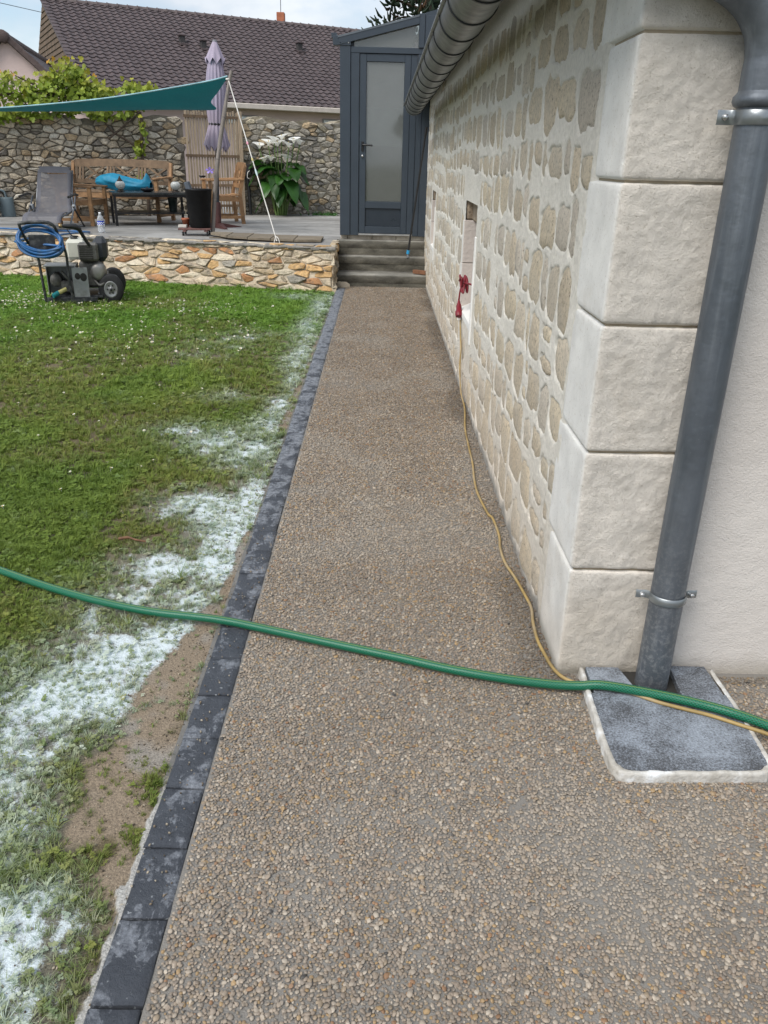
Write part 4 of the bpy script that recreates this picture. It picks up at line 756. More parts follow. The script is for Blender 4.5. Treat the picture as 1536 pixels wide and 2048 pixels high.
prof = [(0, 0), (.03, .028), (.075, .036), (.12, .022), (.15, .0), (.21, -.004), (TW, .002)]
tv = []
for s0, lift in ((-.03, -.004), (TE, .030), (TE + .001, .0)):
    for x, d in prof: tv.append((x, -s0 * sc_ - (d + lift) * ss_, -s0 * ss_ + (d + lift) * sc_))
m = len(prof); tile_me = MB().add(tv, [(j * m + i, (j + 1) * m + i, (j + 1) * m + i + 1, j * m + i + 1) for j in range(2) for i in range(m - 1)], False).mesh('roof_tile')
slots = [(i, j) for j in range(27) for i in range(int(LEN / TW))]; slots.sort(key=lambda a: ((a[0] * TW) * .6 - a[1] * TE * .95)); rest = MB(); r = random.Random(6)
for k, (i, j) in enumerate(slots):
    a = Vector(rf(i * TW, j * TE, r.uniform(-.003, .005)))
    if k < 300: obj('roof_tile', tile_me, M_tile, nh, a)
    else: rest.add([(p[0] + a.x, p[1] + a.y, p[2] + a.z) for p in tv], [(q * m + w_, (q + 1) * m + w_, (q + 1) * m + w_ + 1, q * m + w_ + 1) for q in range(2) for w_ in range(m - 1)])
tag(rest.build('roof_tiles', M_tile, nh), kind='stuff')
M_shing = simple('brown_gable_shingle', (.125, .085, .055), .85, var=.3, vs=3, bs=30, bd=.004)
MB().add([rf(0, 0, -.03), rf(LEN, 0, -.03), rf(LEN, SL, -.03), rf(0, SL, -.03), (0, SL * sc_, ZR - SL * ss_ - .03), (LEN, SL * sc_, ZR - SL * ss_ - .03)], [(0, 3, 2, 1), (0, 1, 5, 4)]).build('roof_deck', M_tile, nh)
for k in range(44):
    x = k * .37; MB().lathe([(.11, 0), (.10, .37), (.125, .372), (.125, .40)], 10, (x, 0, ZR - .02), True, 'X', (0, PI)).build('ridge_tile', M_tile, nh)
for k in range(27):
    a, b = rf(0, k * TE, .0), rf(0, (k + 1) * TE + .03, .02); MB().bar((-.03, a[1], a[2]), (-.03, b[1], b[2]), .16, .09).build('verge_tile', M_tile, nh)
mb = MB(); ze = ZR - SL * ss_
part('eave_wall', M_pinkw, nh, .3, LEN, -SL * sc_ + .55, -SL * sc_ + .75, -.1, ze + .18, 0); MB().box(.1, LEN, -SL * sc_ + .02, -SL * sc_ + .55, ze - .02, ze + .02).build('soffit', M_fascia, nh); MB().box(.05, LEN, -SL * sc_ - .06, -SL * sc_ + .02, ze - .16, ze + .01, .02).build('eave_gutter', M_fascia, nh)
MB().add([(.02, -SL * sc_, -.1), (.02, SL * sc_, -.1), (.02, SL * sc_, ze), (.02, 0, ZR - .1), (.02, -SL * sc_, ze)], [(0, 1, 2, 3, 4)]).build('gable_wall', M_shing, nh)
r = random.Random(10); nrow = 22
for k in range(nrow):                             # tile hung gable: each visible course lapped over the one below
    z0 = ze - .2 + k * (ZR - ze) / (nrow - 2); hw = max(.05, min(SL * sc_, (ZR - z0) / math.tan(pit) - .08)); MB().add([(-.035, -hw, z0), (-.035, hw, z0), (.01, max(-hw, -hw + .3), z0 + .19), (.01, max(-hw, hw - .3), z0 + .19)][:2] + [(-.005, hw * .93, z0 + .18), (-.005, -hw * .93, z0 + .18), (.02, -hw, z0), (.02, hw, z0)], [(0, 1, 2, 3), (0, 4, 5, 1)]).build('shingle_course', M_shing, nh)
for u0 in (4.6, 8.2):
    y = -SL * sc_ + .55; f_ = MB().box(u0, u0 + 1.15, y - .05, y - .004, ze - .62, ze - .33, .01).build('window', simple('window_frame_grey', (.32, .30, .29), .5, bd=0), nh); MB().box(u0 + .06, u0 + 1.09, y - .06, y - .051, ze - .60, ze - .38).build('pane', simple('pale_window_pane', (.72, .74, .74), .15, bd=0), f_)
for u0, s0, tall in ((4.25, 2.85, 1), (4.95, 3.15, 1), (8.95, 2.62, 1.1)):
    a = rf(u0, s0, .0); vt = MB().box(a[0] - .10, a[0] + .10, a[1] - .1, a[1] + .1, a[2] - .05, a[2] + .22 * tall, .01).build('roof_vent', simple('dark_vent', (.05, .045, .045), .6, bd=0), nh); MB().box(a[0] - .14, a[0] + .14, a[1] - .15, a[1] + .12, a[2] + .22 * tall, a[2] + .27 * tall, .01).build('vent_cap', M_tile, vt); MB().box(a[0] - .14, a[0] + .14, a[1] - .28, a[1] + .1, a[2] - .10, a[2] - .02, .01).build('vent_flashing', M_tile, vt)
M_chim = simple('orange_chimney_brick', (.42, .15, .08), .9, var=.2, vs=6, bs=30, bd=.01)
ch = thing('brick_chimney', 'small orange brick chimney with aerial beyond the tiled roof ridge', 'chimney', (-4.35, 38.9, 5.8)); MB().box(-.12, .20, -.2, .2, 0, 1.18, .01).build('stack', M_chim, ch); MB().box(-.30, -.122, -.2, .2, 0, .85, .01).build('low_stack', M_chim, ch); MB().tube([(.04, 0, 1.18), (.045, 0, 2.1)], .014, 6).build('aerial', M_strap, ch)
# pink gable at the left
ph = thing('pink_gable_house', 'pale pink gable with dark ridge tiles at the left edge', 'house', (-9.86, 24, 0), R(12)); apx, apz = 0.0, 4.12; M_verge = simple('dark_verge_tile', (.085, .06, .055), .75, var=.3, bs=30, bd=.003)
MB().add([(-4, 0, -.1), (4, 0, -.1), (4, 0, apz - 4 * .92), (0, 0, apz), (-4, 0, apz - 4 * .92), (-4, 7, -.1), (4, 7, -.1), (4, 7, apz - 3.68), (0, 7, apz), (-4, 7, apz - 3.68)], [(0, 1, 2, 3, 4), (1, 6, 7, 2), (3, 8, 9, 4), (2, 7, 8, 3)]).build('gable', M_pinkw, ph)
for sx in (-1, 1):
    MB().add([(0, -.12, apz + .10), (0, 7, apz + .10), (sx * 4.2, 7, apz - 3.72), (sx * 4.2, -.12, apz - 3.72)], [(0, 1, 2, 3) if sx > 0 else (3, 2, 1, 0)]).build('roof_slope', M_tile, ph)
    for k in range(12):
        a = Vector((sx * (.06 + k * .33), -.10, apz - .02 - k * .33 * .92 + .08)); b = a + Vector((sx * .36, 0, -.36 * .92 + .012)); MB().bar(a, b, .20, .15, (0, 0, 1), .02).build('verge_tile', M_verge, ph)
MB().lathe([(.0001, 0), (.13, 0), (.15, .03), (.15, .4), (.13, .42), (.13, 7)], 16, (0, -.26, apz + .06), True, 'Y').build('ridge_tile', M_verge, ph)
# ================================================================== SHADE SAIL, PARASOL
M_sail = NT('teal_sail_cloth'); t = M_sail; c = t.mix(t.noise(2.5, 4), (.008, .24, .31), (.012, .30, .37)); M_sail = t.fin(c, .75, 0, t.bump(t.noise(4, 3), .02)); M_sailhem = simple('lit_sail_hem', (.30, .50, .56), .8, bd=0)  # hem coloured paler: light catching the top edge is put into the colour
sail = thing('shade_sail', 'teal shade sail stretched from the leaning pole to the left', 'shade sail', (-1.97, 11.5, T))
up = spline([(-1.97, 11.5, 2.41), (-2.25, 11.52, 2.345), (-2.97, 11.56, 2.222), (-3.61, 11.6, 2.128), (-4.4, 11.66, 2.045), (-5.2, 11.7, 1.985), (-6.6, 11.8, 1.95)], 8)
lo = spline([(-1.97, 11.5, 2.40), (-2.34, 12.35, 2.085), (-3.1, 12.5, 2.07), (-3.9, 12.5, 2.045), (-4.6, 12.4, 2.02), (-5.4, 12.3, 1.985), (-6.6, 12.2, 1.94)], 8)
lo = spline([(-1.97, 11.5, 2.40)] + [(-2.15, 11.8, 2.26), (-2.30, 12.05, 2.15), (-2.28, 12.3, 2.085), (-2.42, 12.4, 2.065)] + [(-3.1, 12.5, 2.06), (-3.9, 12.5, 2.03), (-4.6, 12.4, 2.01), (-5.4, 12.3, 1.985), (-6.6, 12.2, 1.94)], 5)
n = 60; ui = np.linspace(0, 1, n)
def samp(p, s): p = np.array(p); return np.array([np.interp(s, np.linspace(0, 1, len(p)), p[:, k]) for k in range(3)]).T
A_ = samp(up, ui ** 1.0); B_ = samp(lo, ui); vv = []; rows = 9
for j in range(rows):
    f = j / (rows - 1)
    for i in range(n): q = A_[i] * (1 - f) + B_[i] * f; q = q + np.array((0, 0, -.10 * math.sin(PI * f) * math.sin(PI * min(1, i / n * 1.0)) * .35)); vv.append(q - np.array((-1.97, 11.5, T)))
MB().add(vv, [(j * n + i, j * n + i + 1, (j + 1) * n + i + 1, (j + 1) * n + i) for j in range(rows - 1) for i in range(n - 1)], True).build('cloth', M_sail, sail)
MB().tube([tuple(a - np.array((-1.97, 11.5, T)) + np.array((0, -.004, .006))) for a in A_[::2]], .009, 6).build('hem', M_sailhem, sail)
pole = thing('leaning_pole', 'silvery wooden pole leaning by the black planter, holding the sail', 'pole', (-2.28, 11.5, T))
MB().tube(spline([(0, 0, 0), (.055, 0, .45), (.13, 0, .95), (.235, 0, 1.45), (.33, 0, 1.85), (.365, 0, 1.975)], 6), [.027] * 20 + [.022] * 11, 10).build('pole', M_pole, pole)
for f in (.45, .95, 1.45): 
    x = np.interp(f, [0, .45, .95, 1.45], [0, .055, .13, .235]); MB().lathe([(.026, -.012), (.031, 0), (.026, .012)], 10, (x, 0, f)).build('knot', M_pole, pole)
M_rope = simple('white_rope', (.72, .70, .66), .85, bd=0); rope = thing('guy_rope', 'white guy rope from the pole top down to the terrace edge', 'rope', (-1.30, 10.62, T))
a, b = Vector((-.665, .88, 1.89)), Vector((0, 0, .02)); MB().tube([tuple(a), tuple(a * .66 + b * .34), tuple(a * .3 + b * .7), tuple(b)], .0075, 6).build('rope', M_rope, rope)
MB().tube([(-.035, 0, -.0), (-.02, 0, .05), (0, 0, .075), (.02, 0, .05), (.035, 0, 0)], .006, 6).build('anchor_knot', M_rope, rope); MB().lathe([(.026, 0), (.032, .01), (.026, .02)], 10, (-.665, .88, 1.87)).build('top_lashing', M_rope, rope)
M_pink = simple('pink_tie', (.75, .35, .45), .7, bd=0)
for f, m_, nm in ((.40, M_pink, 'pink_tie'), (.58, simple('pale_toggle', (.55, .68, .70), .5, bd=0), 'toggle'), (.50, simple('yellow_tie', (.60, .52, .22), .7, bd=0), 'yellow_tie')): p = a * (1 - f) + b * f; q = (b - a).normalized() * (.045 if 'toggle' in nm else .02); MB().tube([tuple(p - q), tuple(p), tuple(p + q)], [.008, .015, .008], 8).build(nm, m_, rope)
par = thing('closed_parasol', 'folded lilac parasol strapped shut on its stand behind the pole', 'parasol', (-2.435, 12.75, T)); par.rotation_euler = (0, R(2.3), 0)
t = NT('lilac_canvas'); c = t.mix(t.noise(9, 5, .6, t.scale((3, 3, .6))), (.30, .25, .33), (.45, .39, .48)); M_par = t.fin(c, .85, 0, t.bump(t.noise(60, 3), .001))
def pleat(prof, n=96, pl=14, amp=.18, seed=1):
    mb = MB(); vv = []; rr = random.Random(seed); ph_ = [rr.uniform(-.5, .5) for _ in range(40)]; am = [rr.uniform(.5, 1.4) for _ in range(40)]
    for k, (z, r_, am_) in enumerate(prof):
        for i in range(n):
            a = 2 * PI * i / n; s = (a * pl / (2 * PI)) % 1; pi_ = int(a * pl / (2 * PI)); f = abs(s - .5) * 2; rad = r_ * (1 + amp * am_ * (f - .45) * am[pi_]); a2 = a + .25 * math.sin(z * 2.5 + pi_) * am_ * .2; dz = (.09 * (f - .5) * am[pi_] if k == 0 else 0); vv.append((rad * math.cos(a2), rad * math.sin(a2), z + dz))
    mb.add(vv, [(j * n + i, j * n + (i + 1) % n, (j + 1) * n + (i + 1) % n, (j + 1) * n + i) for j in range(len(prof) - 1) for i in range(n)], True); return mb
pleat([(1.08, .155, 2.0), (1.2, .14, 1.7), (1.32, .118, 1.2), (1.40, .098, .8), (1.44, .108, .9), (1.6, .122, 1.2), (1.85, .128, 1.2), (2.05, .115, 1), (2.2, .09, .8), (2.28, .06, .5)]).build('canopy', M_par, par)
pleat([(2.19, .130, .9), (2.24, .115, .7), (2.32, .082, .5), (2.40, .045, .3), (2.43, .03, .1)], 64, 8, .22, 3).build('top_flap', M_par, par)
MB().lathe([(.030, 2.42), (.032, 2.445), (.015, 2.455), (.0001, 2.456)], 12).build('finial', simple('grey_finial', (.16, .16, .18), .5, bd=0), par); MB().lathe([(.103, 1.385), (.108, 1.40), (.103, 1.415)], 40).build('strap', M_blk, par)
MB().tube([(0, 0, .35), (0, 0, 1.3)], .022, 12).build('mast', simple('dark_mast', (.045, .05, .06), .4, .5, bd=0), par)
M_rust = simple('oxide_red_iron', (.085, .030, .026), .6, var=.3, bs=40); MB().lathe([(.045, 0), (.047, .02), (.042, .35), (.034, .36)], 14).build('socket', M_rust, par)
for k in range(4):
    a = k * PI / 2 + .5; d = (math.cos(a), math.sin(a)); MB().add([(d[0] * q - d[1] * w_, d[1] * q + d[0] * w_, z) for q, w_, z in ((.03, -.07, 0), (.03, .07, 0), (.36, .03, 0), (.36, -.03, 0), (.03, -.05, .07), (.03, .05, .07), (.36, .02, .022), (.36, -.02, .022))], [(0, 1, 2, 3), (7, 6, 5, 4), (0, 3, 7, 4), (1, 5, 6, 2), (2, 6, 7, 3)]).build('base_foot', M_rust, par)
# ================================================================== TERRACE FURNITURE
def armchair(name, label, loc, rz, L=.58, bench=False, mat=None, group=None):
    c_ = thing(name, label, 'bench' if bench else 'armchair', loc, rz, group); m_ = mat or M_teak; h = L / 2; mt = M_teakg if bench else m_
    for s in (-1, 1):
        MB().bar((s * (h - .035), -.26, 0), (s * (h - .035), -.26, .62), .055, .05, (0, 1, 0), .004).build('leg', m_, c_)
        MB().bar((s * (h - .035), .24, 0), (s * (h - .035), .20, .44), .055, .055, (0, 1, 0), .004).build('leg', m_, c_); MB().bar((s * (h - .035), .20, .44), (s * (h - .035), .30, .86), .05, .05, (0, 1, 0), .004).build('back_post', m_, c_)
        MB().bar((s * (h - .035), -.31, .635), (s * (h - .035), .27, .655), .075, .03, (0, 0, 1), .006).build('armrest', m_, c_); MB().bar((s * (h - .035), -.25, .10), (s * (h - .035), .22, .10), .03, .045).build('stretcher', m_, c_); MB().bar((s * (h - .036), -.25, .375), (s * (h - .036), .20, .365), .028, .07).build('side_apron', m_, c_)
    MB().bar((-h + .06, -.265, .375), (h - .06, -.265, .375), .028, .075).build('front_apron', m_, c_)
    for k in range(6): y = -.25 + k * .088; zc_ = .425 - .018 * math.sin(PI * k / 5); MB().bar((-h + .03, y, zc_), (h - .03, y, zc_), .070, .02, (0, 0, 1), .004).build('seat_slat', mt, c_)
    # crest rail, arched
    mb = MB(); xs = np.linspace(-h - (.0 if bench else .0), h, 25); vv = []
    for x in xs:
        e = abs(x) / h; top = .885 + (.0 if e < .88 else -.055 * ((e - .88) / .12) ** 1.5) + (.018 * math.cos(x / h * 1.2)); bot = .785 + .012 * math.cos(x / h * PI)
        for y, z in ((.272, bot), (.30, bot), (.312, top), (.284, top)): vv.append((x, y, z))
    mb.add(vv, [(i * 4 + j, i * 4 + (j + 1) % 4, i * 4 + 4 + (j + 1) % 4, i * 4 + 4 + j) for i in range(24) for j in range(4)] + [(3, 2, 1, 0), (96, 97, 98, 99)]); mb.build('crest_rail', mt, c_)
    MB().bar((-h + .05, .228, .56), (h - .05, .228, .56), .03, .06).build('lower_back_rail', mt, c_)
    def slat(x0, x1, nm='back_slat'): MB().bar((x0, .232, .58), (x1, .285, .80), .035 if nm == 'back_slat' else .028, .014, (0, 1, 0)).build(nm, mt, c_)
    nb = 3 if bench else 1
    for b in range(nb):
        x0, x1 = -h + .07 + b * (L - .14) / nb, -h + .07 + (b + 1) * (L - .14) / nb; w_ = x1 - x0
        if bench:
            for f in (.06, .16, .26): slat(x0 + w_ * f, x0 + w_ * f)
            slat(x0 + w_ * .34, x0 + w_ * .98, 'cross_slat'); slat(x0 + w_ * .98, x0 + w_ * .34, 'cross_slat')
            if b == nb - 1: slat(x0 + w_ * .99, x0 + w_ * .99)
        else:
            for f in (.08, .22, .78, .92): slat(x0 + w_ * f, x0 + w_ * f)
            slat(x0 + w_ * .3, x0 + w_ * .7, 'cross_slat'); slat(x0 + w_ * .7, x0 + w_ * .3, 'cross_slat')
    return c_
armchair('garden_bench', 'long wooden bench with crossed slat back against the rubble wall', (-4.28, 13.88, T), -.22, 1.80, True)
armchair('wooden_armchair', 'wooden armchair left of the black table, half behind the sling lounger', (-4.44, 12.72, T), R(84)).scale = (1, 1, .84)
armchair('wooden_armchair', 'wooden armchair right of the black table, in front of the slat gate', (-2.50, 13.72, T), R(-68))
M_tblk = simple('black_table_metal', (.018, .018, .02), .35, .3, bd=0); M_ttop = simple('dark_table_top', (.05, .055, .055), .25, bd=0, var=.1)
tb = thing('coffee_table', 'black metal coffee table with a lower shelf in front of the bench', 'table', (-3.525, 13.085, T), .38)
MB().box(-.56, .56, -.33, .33, .435, .465, .004).build('table_top', M_ttop, tb); MB().box(-.555, .555, -.325, .325, .405, .434).build('frame', M_tblk, tb); MB().box(-.53, .53, -.30, .30, .165, .185).build('shelf', M_tblk, tb)
for sx in (-1, 1):
    for sy in (-1, 1): MB().box(sx * .53 - .018, sx * .53 + .018, sy * .30 - .018, sy * .30 + .018, 0, .404).build('leg', M_tblk, tb)
M_opal = simple('white_opal_glass', (.70, .70, .66), .2, var=.12, vs=30, bd=0); M_bronze = simple('dark_bronze', (.06, .045, .035), .45, .5, bd=0)
for (x, y), tall, lb in (((-3.90, 12.93), True, 'white globe lantern with pointed dark cap on the left of the table'), ((-3.13, 13.16), False, 'white globe lantern without cap on the right of the table')):
    ln = thing('globe_lantern', lb, 'lantern', (x, y, T + .466), 0, 'lanterns on the black table'); MB().lathe([(.058, 0), (.06, .008), (.04, .02), (.036, .035)], 16).build('base', M_bronze, ln)
    mb = MB().lathe([(.036, .035), (.060, .055), (.073, .085), (.071, .112), (.052, .138), (.036, .146), (.001, .147)], 20); mb.v = [(p[0] * (1 + .03 * math.cos(10 * math.atan2(p[1], p[0]))), p[1] * (1 + .03 * math.cos(10 * math.atan2(p[1], p[0]))), p[2]) for p in mb.v]; mb.build('globe', M_opal, ln)
    MB().lathe([(.042, .146), (.040, .156), (.026, .168), (.02, .185), (.012, .195), (.006, .215), (.0001, .22)] if tall else [(.03, .147), (.028, .153), (.0001, .155)], 14).build('cap', M_bronze, ln)
bw = thing('black_bowl', 'shallow black bowl on the coffee table', 'bowl', (-3.52, 13.0, T + .466)); MB().lathe([(.05, 0), (.085, .015), (.10, .04), (.092, .052), (.07, .055), (.02, .05), (.015, .065), (.0001, .075)], 20).build('bowl_body', simple('glossy_black_ceramic', (.012, .010, .014), .15, bd=0), bw)
pt = thing('dark_planter', 'small dark pot standing on the table shelf', 'pot', (-3.2, 13.2, T + .186), .38); MB().lathe([(.055, 0), (.06, .02), (.072, .17), (.078, .175), (.078, .2), (.066, .2), (.06, .18), (.001, .18)], 18).build('pot', simple('dark_green_pot', (.015, .025, .022), .4, bd=0), pt)
# turquoise cover thrown on the bench
cv = thing('turquoise_cover', 'crumpled turquoise fabric bag lying on the bench seat', 'cover', (-4.02, 13.55, T + .445), -.22); mb = MB(); nu, nv = 70, 34; vv = []
for i in range(nu):
    s = i / (nu - 1); rad = .15 * (math.sin(PI * min(1, max(0, s * .94 + .03))) ** .42) * (1.05 - .25 * s); 
    for k in range(nv):
        a = 2 * PI * k / nv; nz = .55 * (.5 - abs(float(fbm(s * 3 + 3 + .4 * math.sin(a), math.cos(a) * 2.6 + 5 + math.sin(a) * 1.4, 301, 2)) - .5) * 2.6) - .08; rr_ = rad * (1 + .55 * nz); pk = .11 * math.exp(-((s - .93) / .045) ** 2) * max(0, math.sin(a)); vv.append((-.46 + .92 * s, rr_ * 1.1 * math.cos(a), .13 + rr_ * math.sin(a) * .86 + pk + .02 * math.sin(s * 7) - .045 * s))
mb.add(vv, [(i * nv + k, i * nv + (k + 1) % nv, (i + 1) * nv + (k + 1) % nv, (i + 1) * nv + k) for i in range(nu - 1) for k in range(nv)], True); mb.build('fabric', simple('turquoise_fabric', (.004, .21, .36), .6, var=.2, bs=60, bd=.002), cv)
# sling lounger
sg = thing('sling_lounger', 'grey mesh sling recliner behind the pressure washer', 'recliner', (-4.57, 11.95, T), R(4)); t = NT('grey_sling_mesh'); c = t.mix(t.noise(30, 4), (.115, .115, .13), (.16, .155, .17)); t.fin(c, .7); tr = t.n('ShaderNodeBsdfTransparent'); mx = t.n('ShaderNodeMixShader'); mx.inputs[0].default_value = .20; t.l(t.b.outputs[0], mx.inputs[1]); t.l(tr.outputs[0], mx.inputs[2]); t.l(mx.outputs[0], t.out.inputs['Surface']); M_mesh = t.m
M_sedge = simple('grey_sling_border', (.125, .125, .145), .75, var=.1, bd=0); M_stube = simple('grey_steel_tube', (.16, .17, .19), .4, .4, bd=0)
cs = spline([(0, .30, .79), (0, .20, .60), (0, .10, .40), (0, .02, .27), (0, -.10, .215), (0, -.30, .235), (0, -.52, .20), (0, -.60, .12)], 5); xs = np.linspace(-1, 1, 9); vv = []
def halfw(k): return .225 + (.02 if k > 14 else 0) - (.035 * (1 - k / 2.0) if k < 2 else 0)
for k, p in enumerate(cs):
    for x in xs: vv.append((x * halfw(k) * .80, p[1], p[2] - .012 * (1 - x * x)))
m = len(xs); MB().add(vv, [(k * m + i, k * m + i + 1, (k + 1) * m + i + 1, (k + 1) * m + i) for k in range(2, len(cs) - 1) for i in range(m - 1)], True).build('mesh_panel', M_mesh, sg)
for s in (-1, 1):
    vv = []
    for k, p in enumerate(cs): vv += [(s * halfw(k) * .80, p[1] - .002, p[2] - .001), (s * halfw(k) * 1.02, p[1] - .002, p[2] + .002), (s * halfw(k) * 1.02, p[1] + .03, p[2] - .004)]
    MB().add(vv, [(k * 3 + j, k * 3 + j + 1, k * 3 + 4 + j, k * 3 + 3 + j) for k in range(len(cs) - 1) for j in range(2)], True).build('side_border', M_sedge, sg)
    MB().tube(spline([(s * .23, .33, .75), (s * .24, .12, .40), (s * .25, .03, .25), (s * .25, -.52, .19)], 4), .013, 8).build('frame_tube', M_stube, sg); MB().tube([(s * .30, -.42, 0), (s * .295, -.02, .30), (s * .29, .10, .42)], .012, 8).build('leg', M_stube, sg); MB().tube([(s * .30, .36, 0), (s * .295, -.08, .30)], .012, 8).build('leg', M_blk, sg); MB().tube([(s * .32, .12, .44), (s * .32, .0, .455), (s * .32, -.34, .43)], .016, 8).build('armrest', M_blk, sg); MB().box(s * .285 - .02, s * .285 + .02, -.03, .03, .25, .32, .006).build('hinge', simple('pale_hinge_plastic', (.42, .45, .48), .5, bd=0), sg)
vv = []
for k in range(3):
    for x in xs: vv.append((x * (.225 - .04 * (1 - k / 2) ** 2), cs[k][1] - .002, cs[k][2] + .004 - .0 * x))
MB().add(vv, [(k * m + i, k * m + i + 1, (k + 1) * m + i + 1, (k + 1) * m + i) for k in range(2) for i in range(m - 1)], True).build('top_border', M_sedge, sg); MB().tube([(-.22, .31, .785), (0, .315, .79), (.22, .31, .785)], .012, 8).build('top_tube', M_sedge, sg); MB().tube([(-.3, -.42, .012), (.3, -.42, .012)], .012, 8).build('foot_bar', M_stube, sg); MB().tube([(-.3, .36, .012), (.3, .36, .012)], .012, 8).build('foot_bar', M_stube, sg)
# bottle
bt = thing('water_bottle', 'clear plastic water bottle with blue label at the terrace edge', 'bottle', (-3.76, 11.43, T)); t = NT('clear_bottle_plastic'); t.fin((.92, .95, .99), .12, 0, None, .5, Transmission_Weight=.75, IOR=1.15); M_pet = t.m
mb = MB().lathe([(.001, .004), (.042, 0), (.047, .01), (.045, .035), (.047, .06), (.044, .078), (.047, .095), (.046, .10), (.046, .155), (.044, .175), (.034, .205), (.018, .232), (.0145, .245), (.0145, .252)], 20); mb.build('bottle_body', M_pet, bt)
t = NT('blue_label'); sp = t.n('ShaderNodeSeparateXYZ'); t.l(t.vec, sp.inputs[0]); wv_ = t.math('ADD', t.math('MULTIPLY', t.math('SINE', t.math('MULTIPLY', sp.outputs[0], 240)), .006), sp.outputs[2]); c = t.ramp(wv_, [(.104, (.85, .87, .9)), (.108, (.02, .05, .42)), (.122, (.02, .05, .42)), (.124, (.85, .88, .92)), (.1345, (.85, .88, .92)), (.1365, (.015, .05, .45))], 'CONSTANT'); M_lab = t.fin(c, .35)
MB().lathe([(.0475, .100), (.0478, .128), (.0475, .155)], 24).build('label', M_lab, bt); MB().lathe([(.017, .246), (.017, .262), (.0001, .263)], 14).build('cap', simple('white_cap', (.75, .78, .82), .4, bd=0), bt)
# planter on trolley
tr_ = thing('plant_trolley', 'low wooden plant trolley on small castors under the black planter', 'trolley', (-2.48, 11.42, T), R(6)); M_tw = wood('painted_trolley_wood', (.16, .075, .065))
for k in range(4): MB().box(-.22, .20, -.17 + k * .09, -.095 + k * .09, .075, .098, .004).build('slat', M_tw, tr_)
for s in (-1, 1): MB().box(s * .14 - .02, s * .14 + .02, -.17, .175, .055, .074).build('bearer', M_tw, tr_)
for sx in (-1, 1):
    for sy in (-1, 1): w_ = MB().lathe([(.0001, -.012), (.024, -.012), (.027, -.006), (.027, .006), (.024, .012), (.0001, .012)], 14, (sx * .16, sy * .13, .028), True, 'X').build('castor', M_blk, tr_); MB().box(sx * .16 - .018, sx * .16 + .018, sy * .13 - .008, sy * .13 + .008, .03, .056).build('fork', M_screw, w_)
pn = thing('black_planter', 'tall tapered black planter on the trolley', 'planter', (-2.42, 11.42, T + .098)); M_pnt = simple('black_planter_plastic', (.005, .005, .006), .6, spec=.25, bd=0, var=.1)
MB().lathe([(.001, 0), (.130, 0), (.134, .01), (.172, .46), (.178, .465), (.178, .485), (.165, .485), (.158, .44), (.001, .43)], 28).build('pot', M_pnt, pn)
gt = thing('grey_tray', 'slate grey box sticking up out of the black planter', 'box', (-2.51, 11.40, T + .53)); MB().bar((0, 0, -.03), (-.05, .0, .135), .115, .06, (1, 0, 0), .006).build('box_body', simple('slate_plastic', (.085, .10, .125), .5, bd=0), gt)
tp_ = thing('terracotta_pot', 'small terracotta pot on the trolley beside the black planter', 'pot', (-2.63, 11.49, T + .1)); M_terra = simple('terracotta', (.36, .115, .06), .85, bs=80); MB().lathe([(.001, 0), (.038, 0), (.048, .085), (.056, .085), (.057, .11), (.048, .11), (.044, .08), (.001, .08)], 18).build('pot', M_terra, tp_); MB().tube(spline([(0, 0, .08), (.01, 0, .16), (-.005, .01, .24), (.015, 0, .31)], 3), .003, 5).build('dry_stem', wood('dry_stem', (.30, .27, .2)), tp_)
sd = thing('white_tile', 'pale tile offcut on the trolley edge', 'tile', (-2.64, 11.37, T + .099)); MB().box(-.06, .05, -.04, .04, 0, .035, .004).build('tile_body', simple('offwhite_tile', (.58, .55, .50), .6, bd=0), sd)
pw = thing('purple_pinwheel', 'purple garden ornament on a thin stem rising from the planter', 'ornament', (-2.27, 11.44, T + .53)); MB().tube([(0, 0, 0), (.02, 0, .28)], .003, 5).build('stem', M_strap, pw)
for k in range(5): a = k * 2 * PI / 5; MB().add([(.02, -.006, .28), (.02 + .055 * math.cos(a), -.012, .28 + .04 * math.sin(a)), (.02 + .06 * math.cos(a + .6), -.02, .28 + .042 * math.sin(a + .6)), (.02 + .03 * math.cos(a + .9), -.008, .28 + .02 * math.sin(a + .9))], [(0, 1, 2, 3)]).build('petal', simple('violet_film', (.28, .20, .62), .35, bd=0), pw)
at = thing('black_ashtray', 'small black ashtray on the right armchair arm', 'ashtray', (-2.78, 13.5, T + .672)); MB().lathe([(.035, 0), (.05, .012), (.055, .03), (.045, .03), (.03, .012), (.001, .012)], 16).build('dish', simple('black_ashtray_glass', (.015, .015, .018), .1, bd=0), at)
# watering can, stool, hopper, boards
wc = thing('watering_can', 'blue grey plastic watering can at the foot of the wall, far left', 'watering can', (-6.07, 14.12 - .18, T), R(8)); M_can = simple('bluegrey_plastic', (.11, .15, .17), .5, var=.12, bd=0)
mb = MB().lathe([(.001, 0), (.10, 0), (.105, .01), (.098, .28), (.09, .30), (.085, .29), (.05, .285), (.001, .285)], 22); mb.v = [(p[0] * 1.05, p[1] * .75, p[2]) for p in mb.v]; mb.build('can_body', M_can, wc)
MB().tube(spline([(.0, 0, .29), (-.02, 0, .38), (-.09, 0, .40), (-.135, 0, .33), (-.14, 0, .2), (-.10, 0, .10)], 5), .017, 8).build('handle', M_can, wc); MB().tube(spline([(-.09, .02, .06), (-.15, .03, .15), (-.165, .05, .32), (-.15, .06, .42)], 4), [.026] * 4 + [.02] * 5 + [.017] * 4, 8).build('spout', M_can, wc)
so_ = thing('wooden_stool', 'dark wooden stool at the left edge of the terrace', 'stool', (-6.45, 13.75, T), R(24)); 
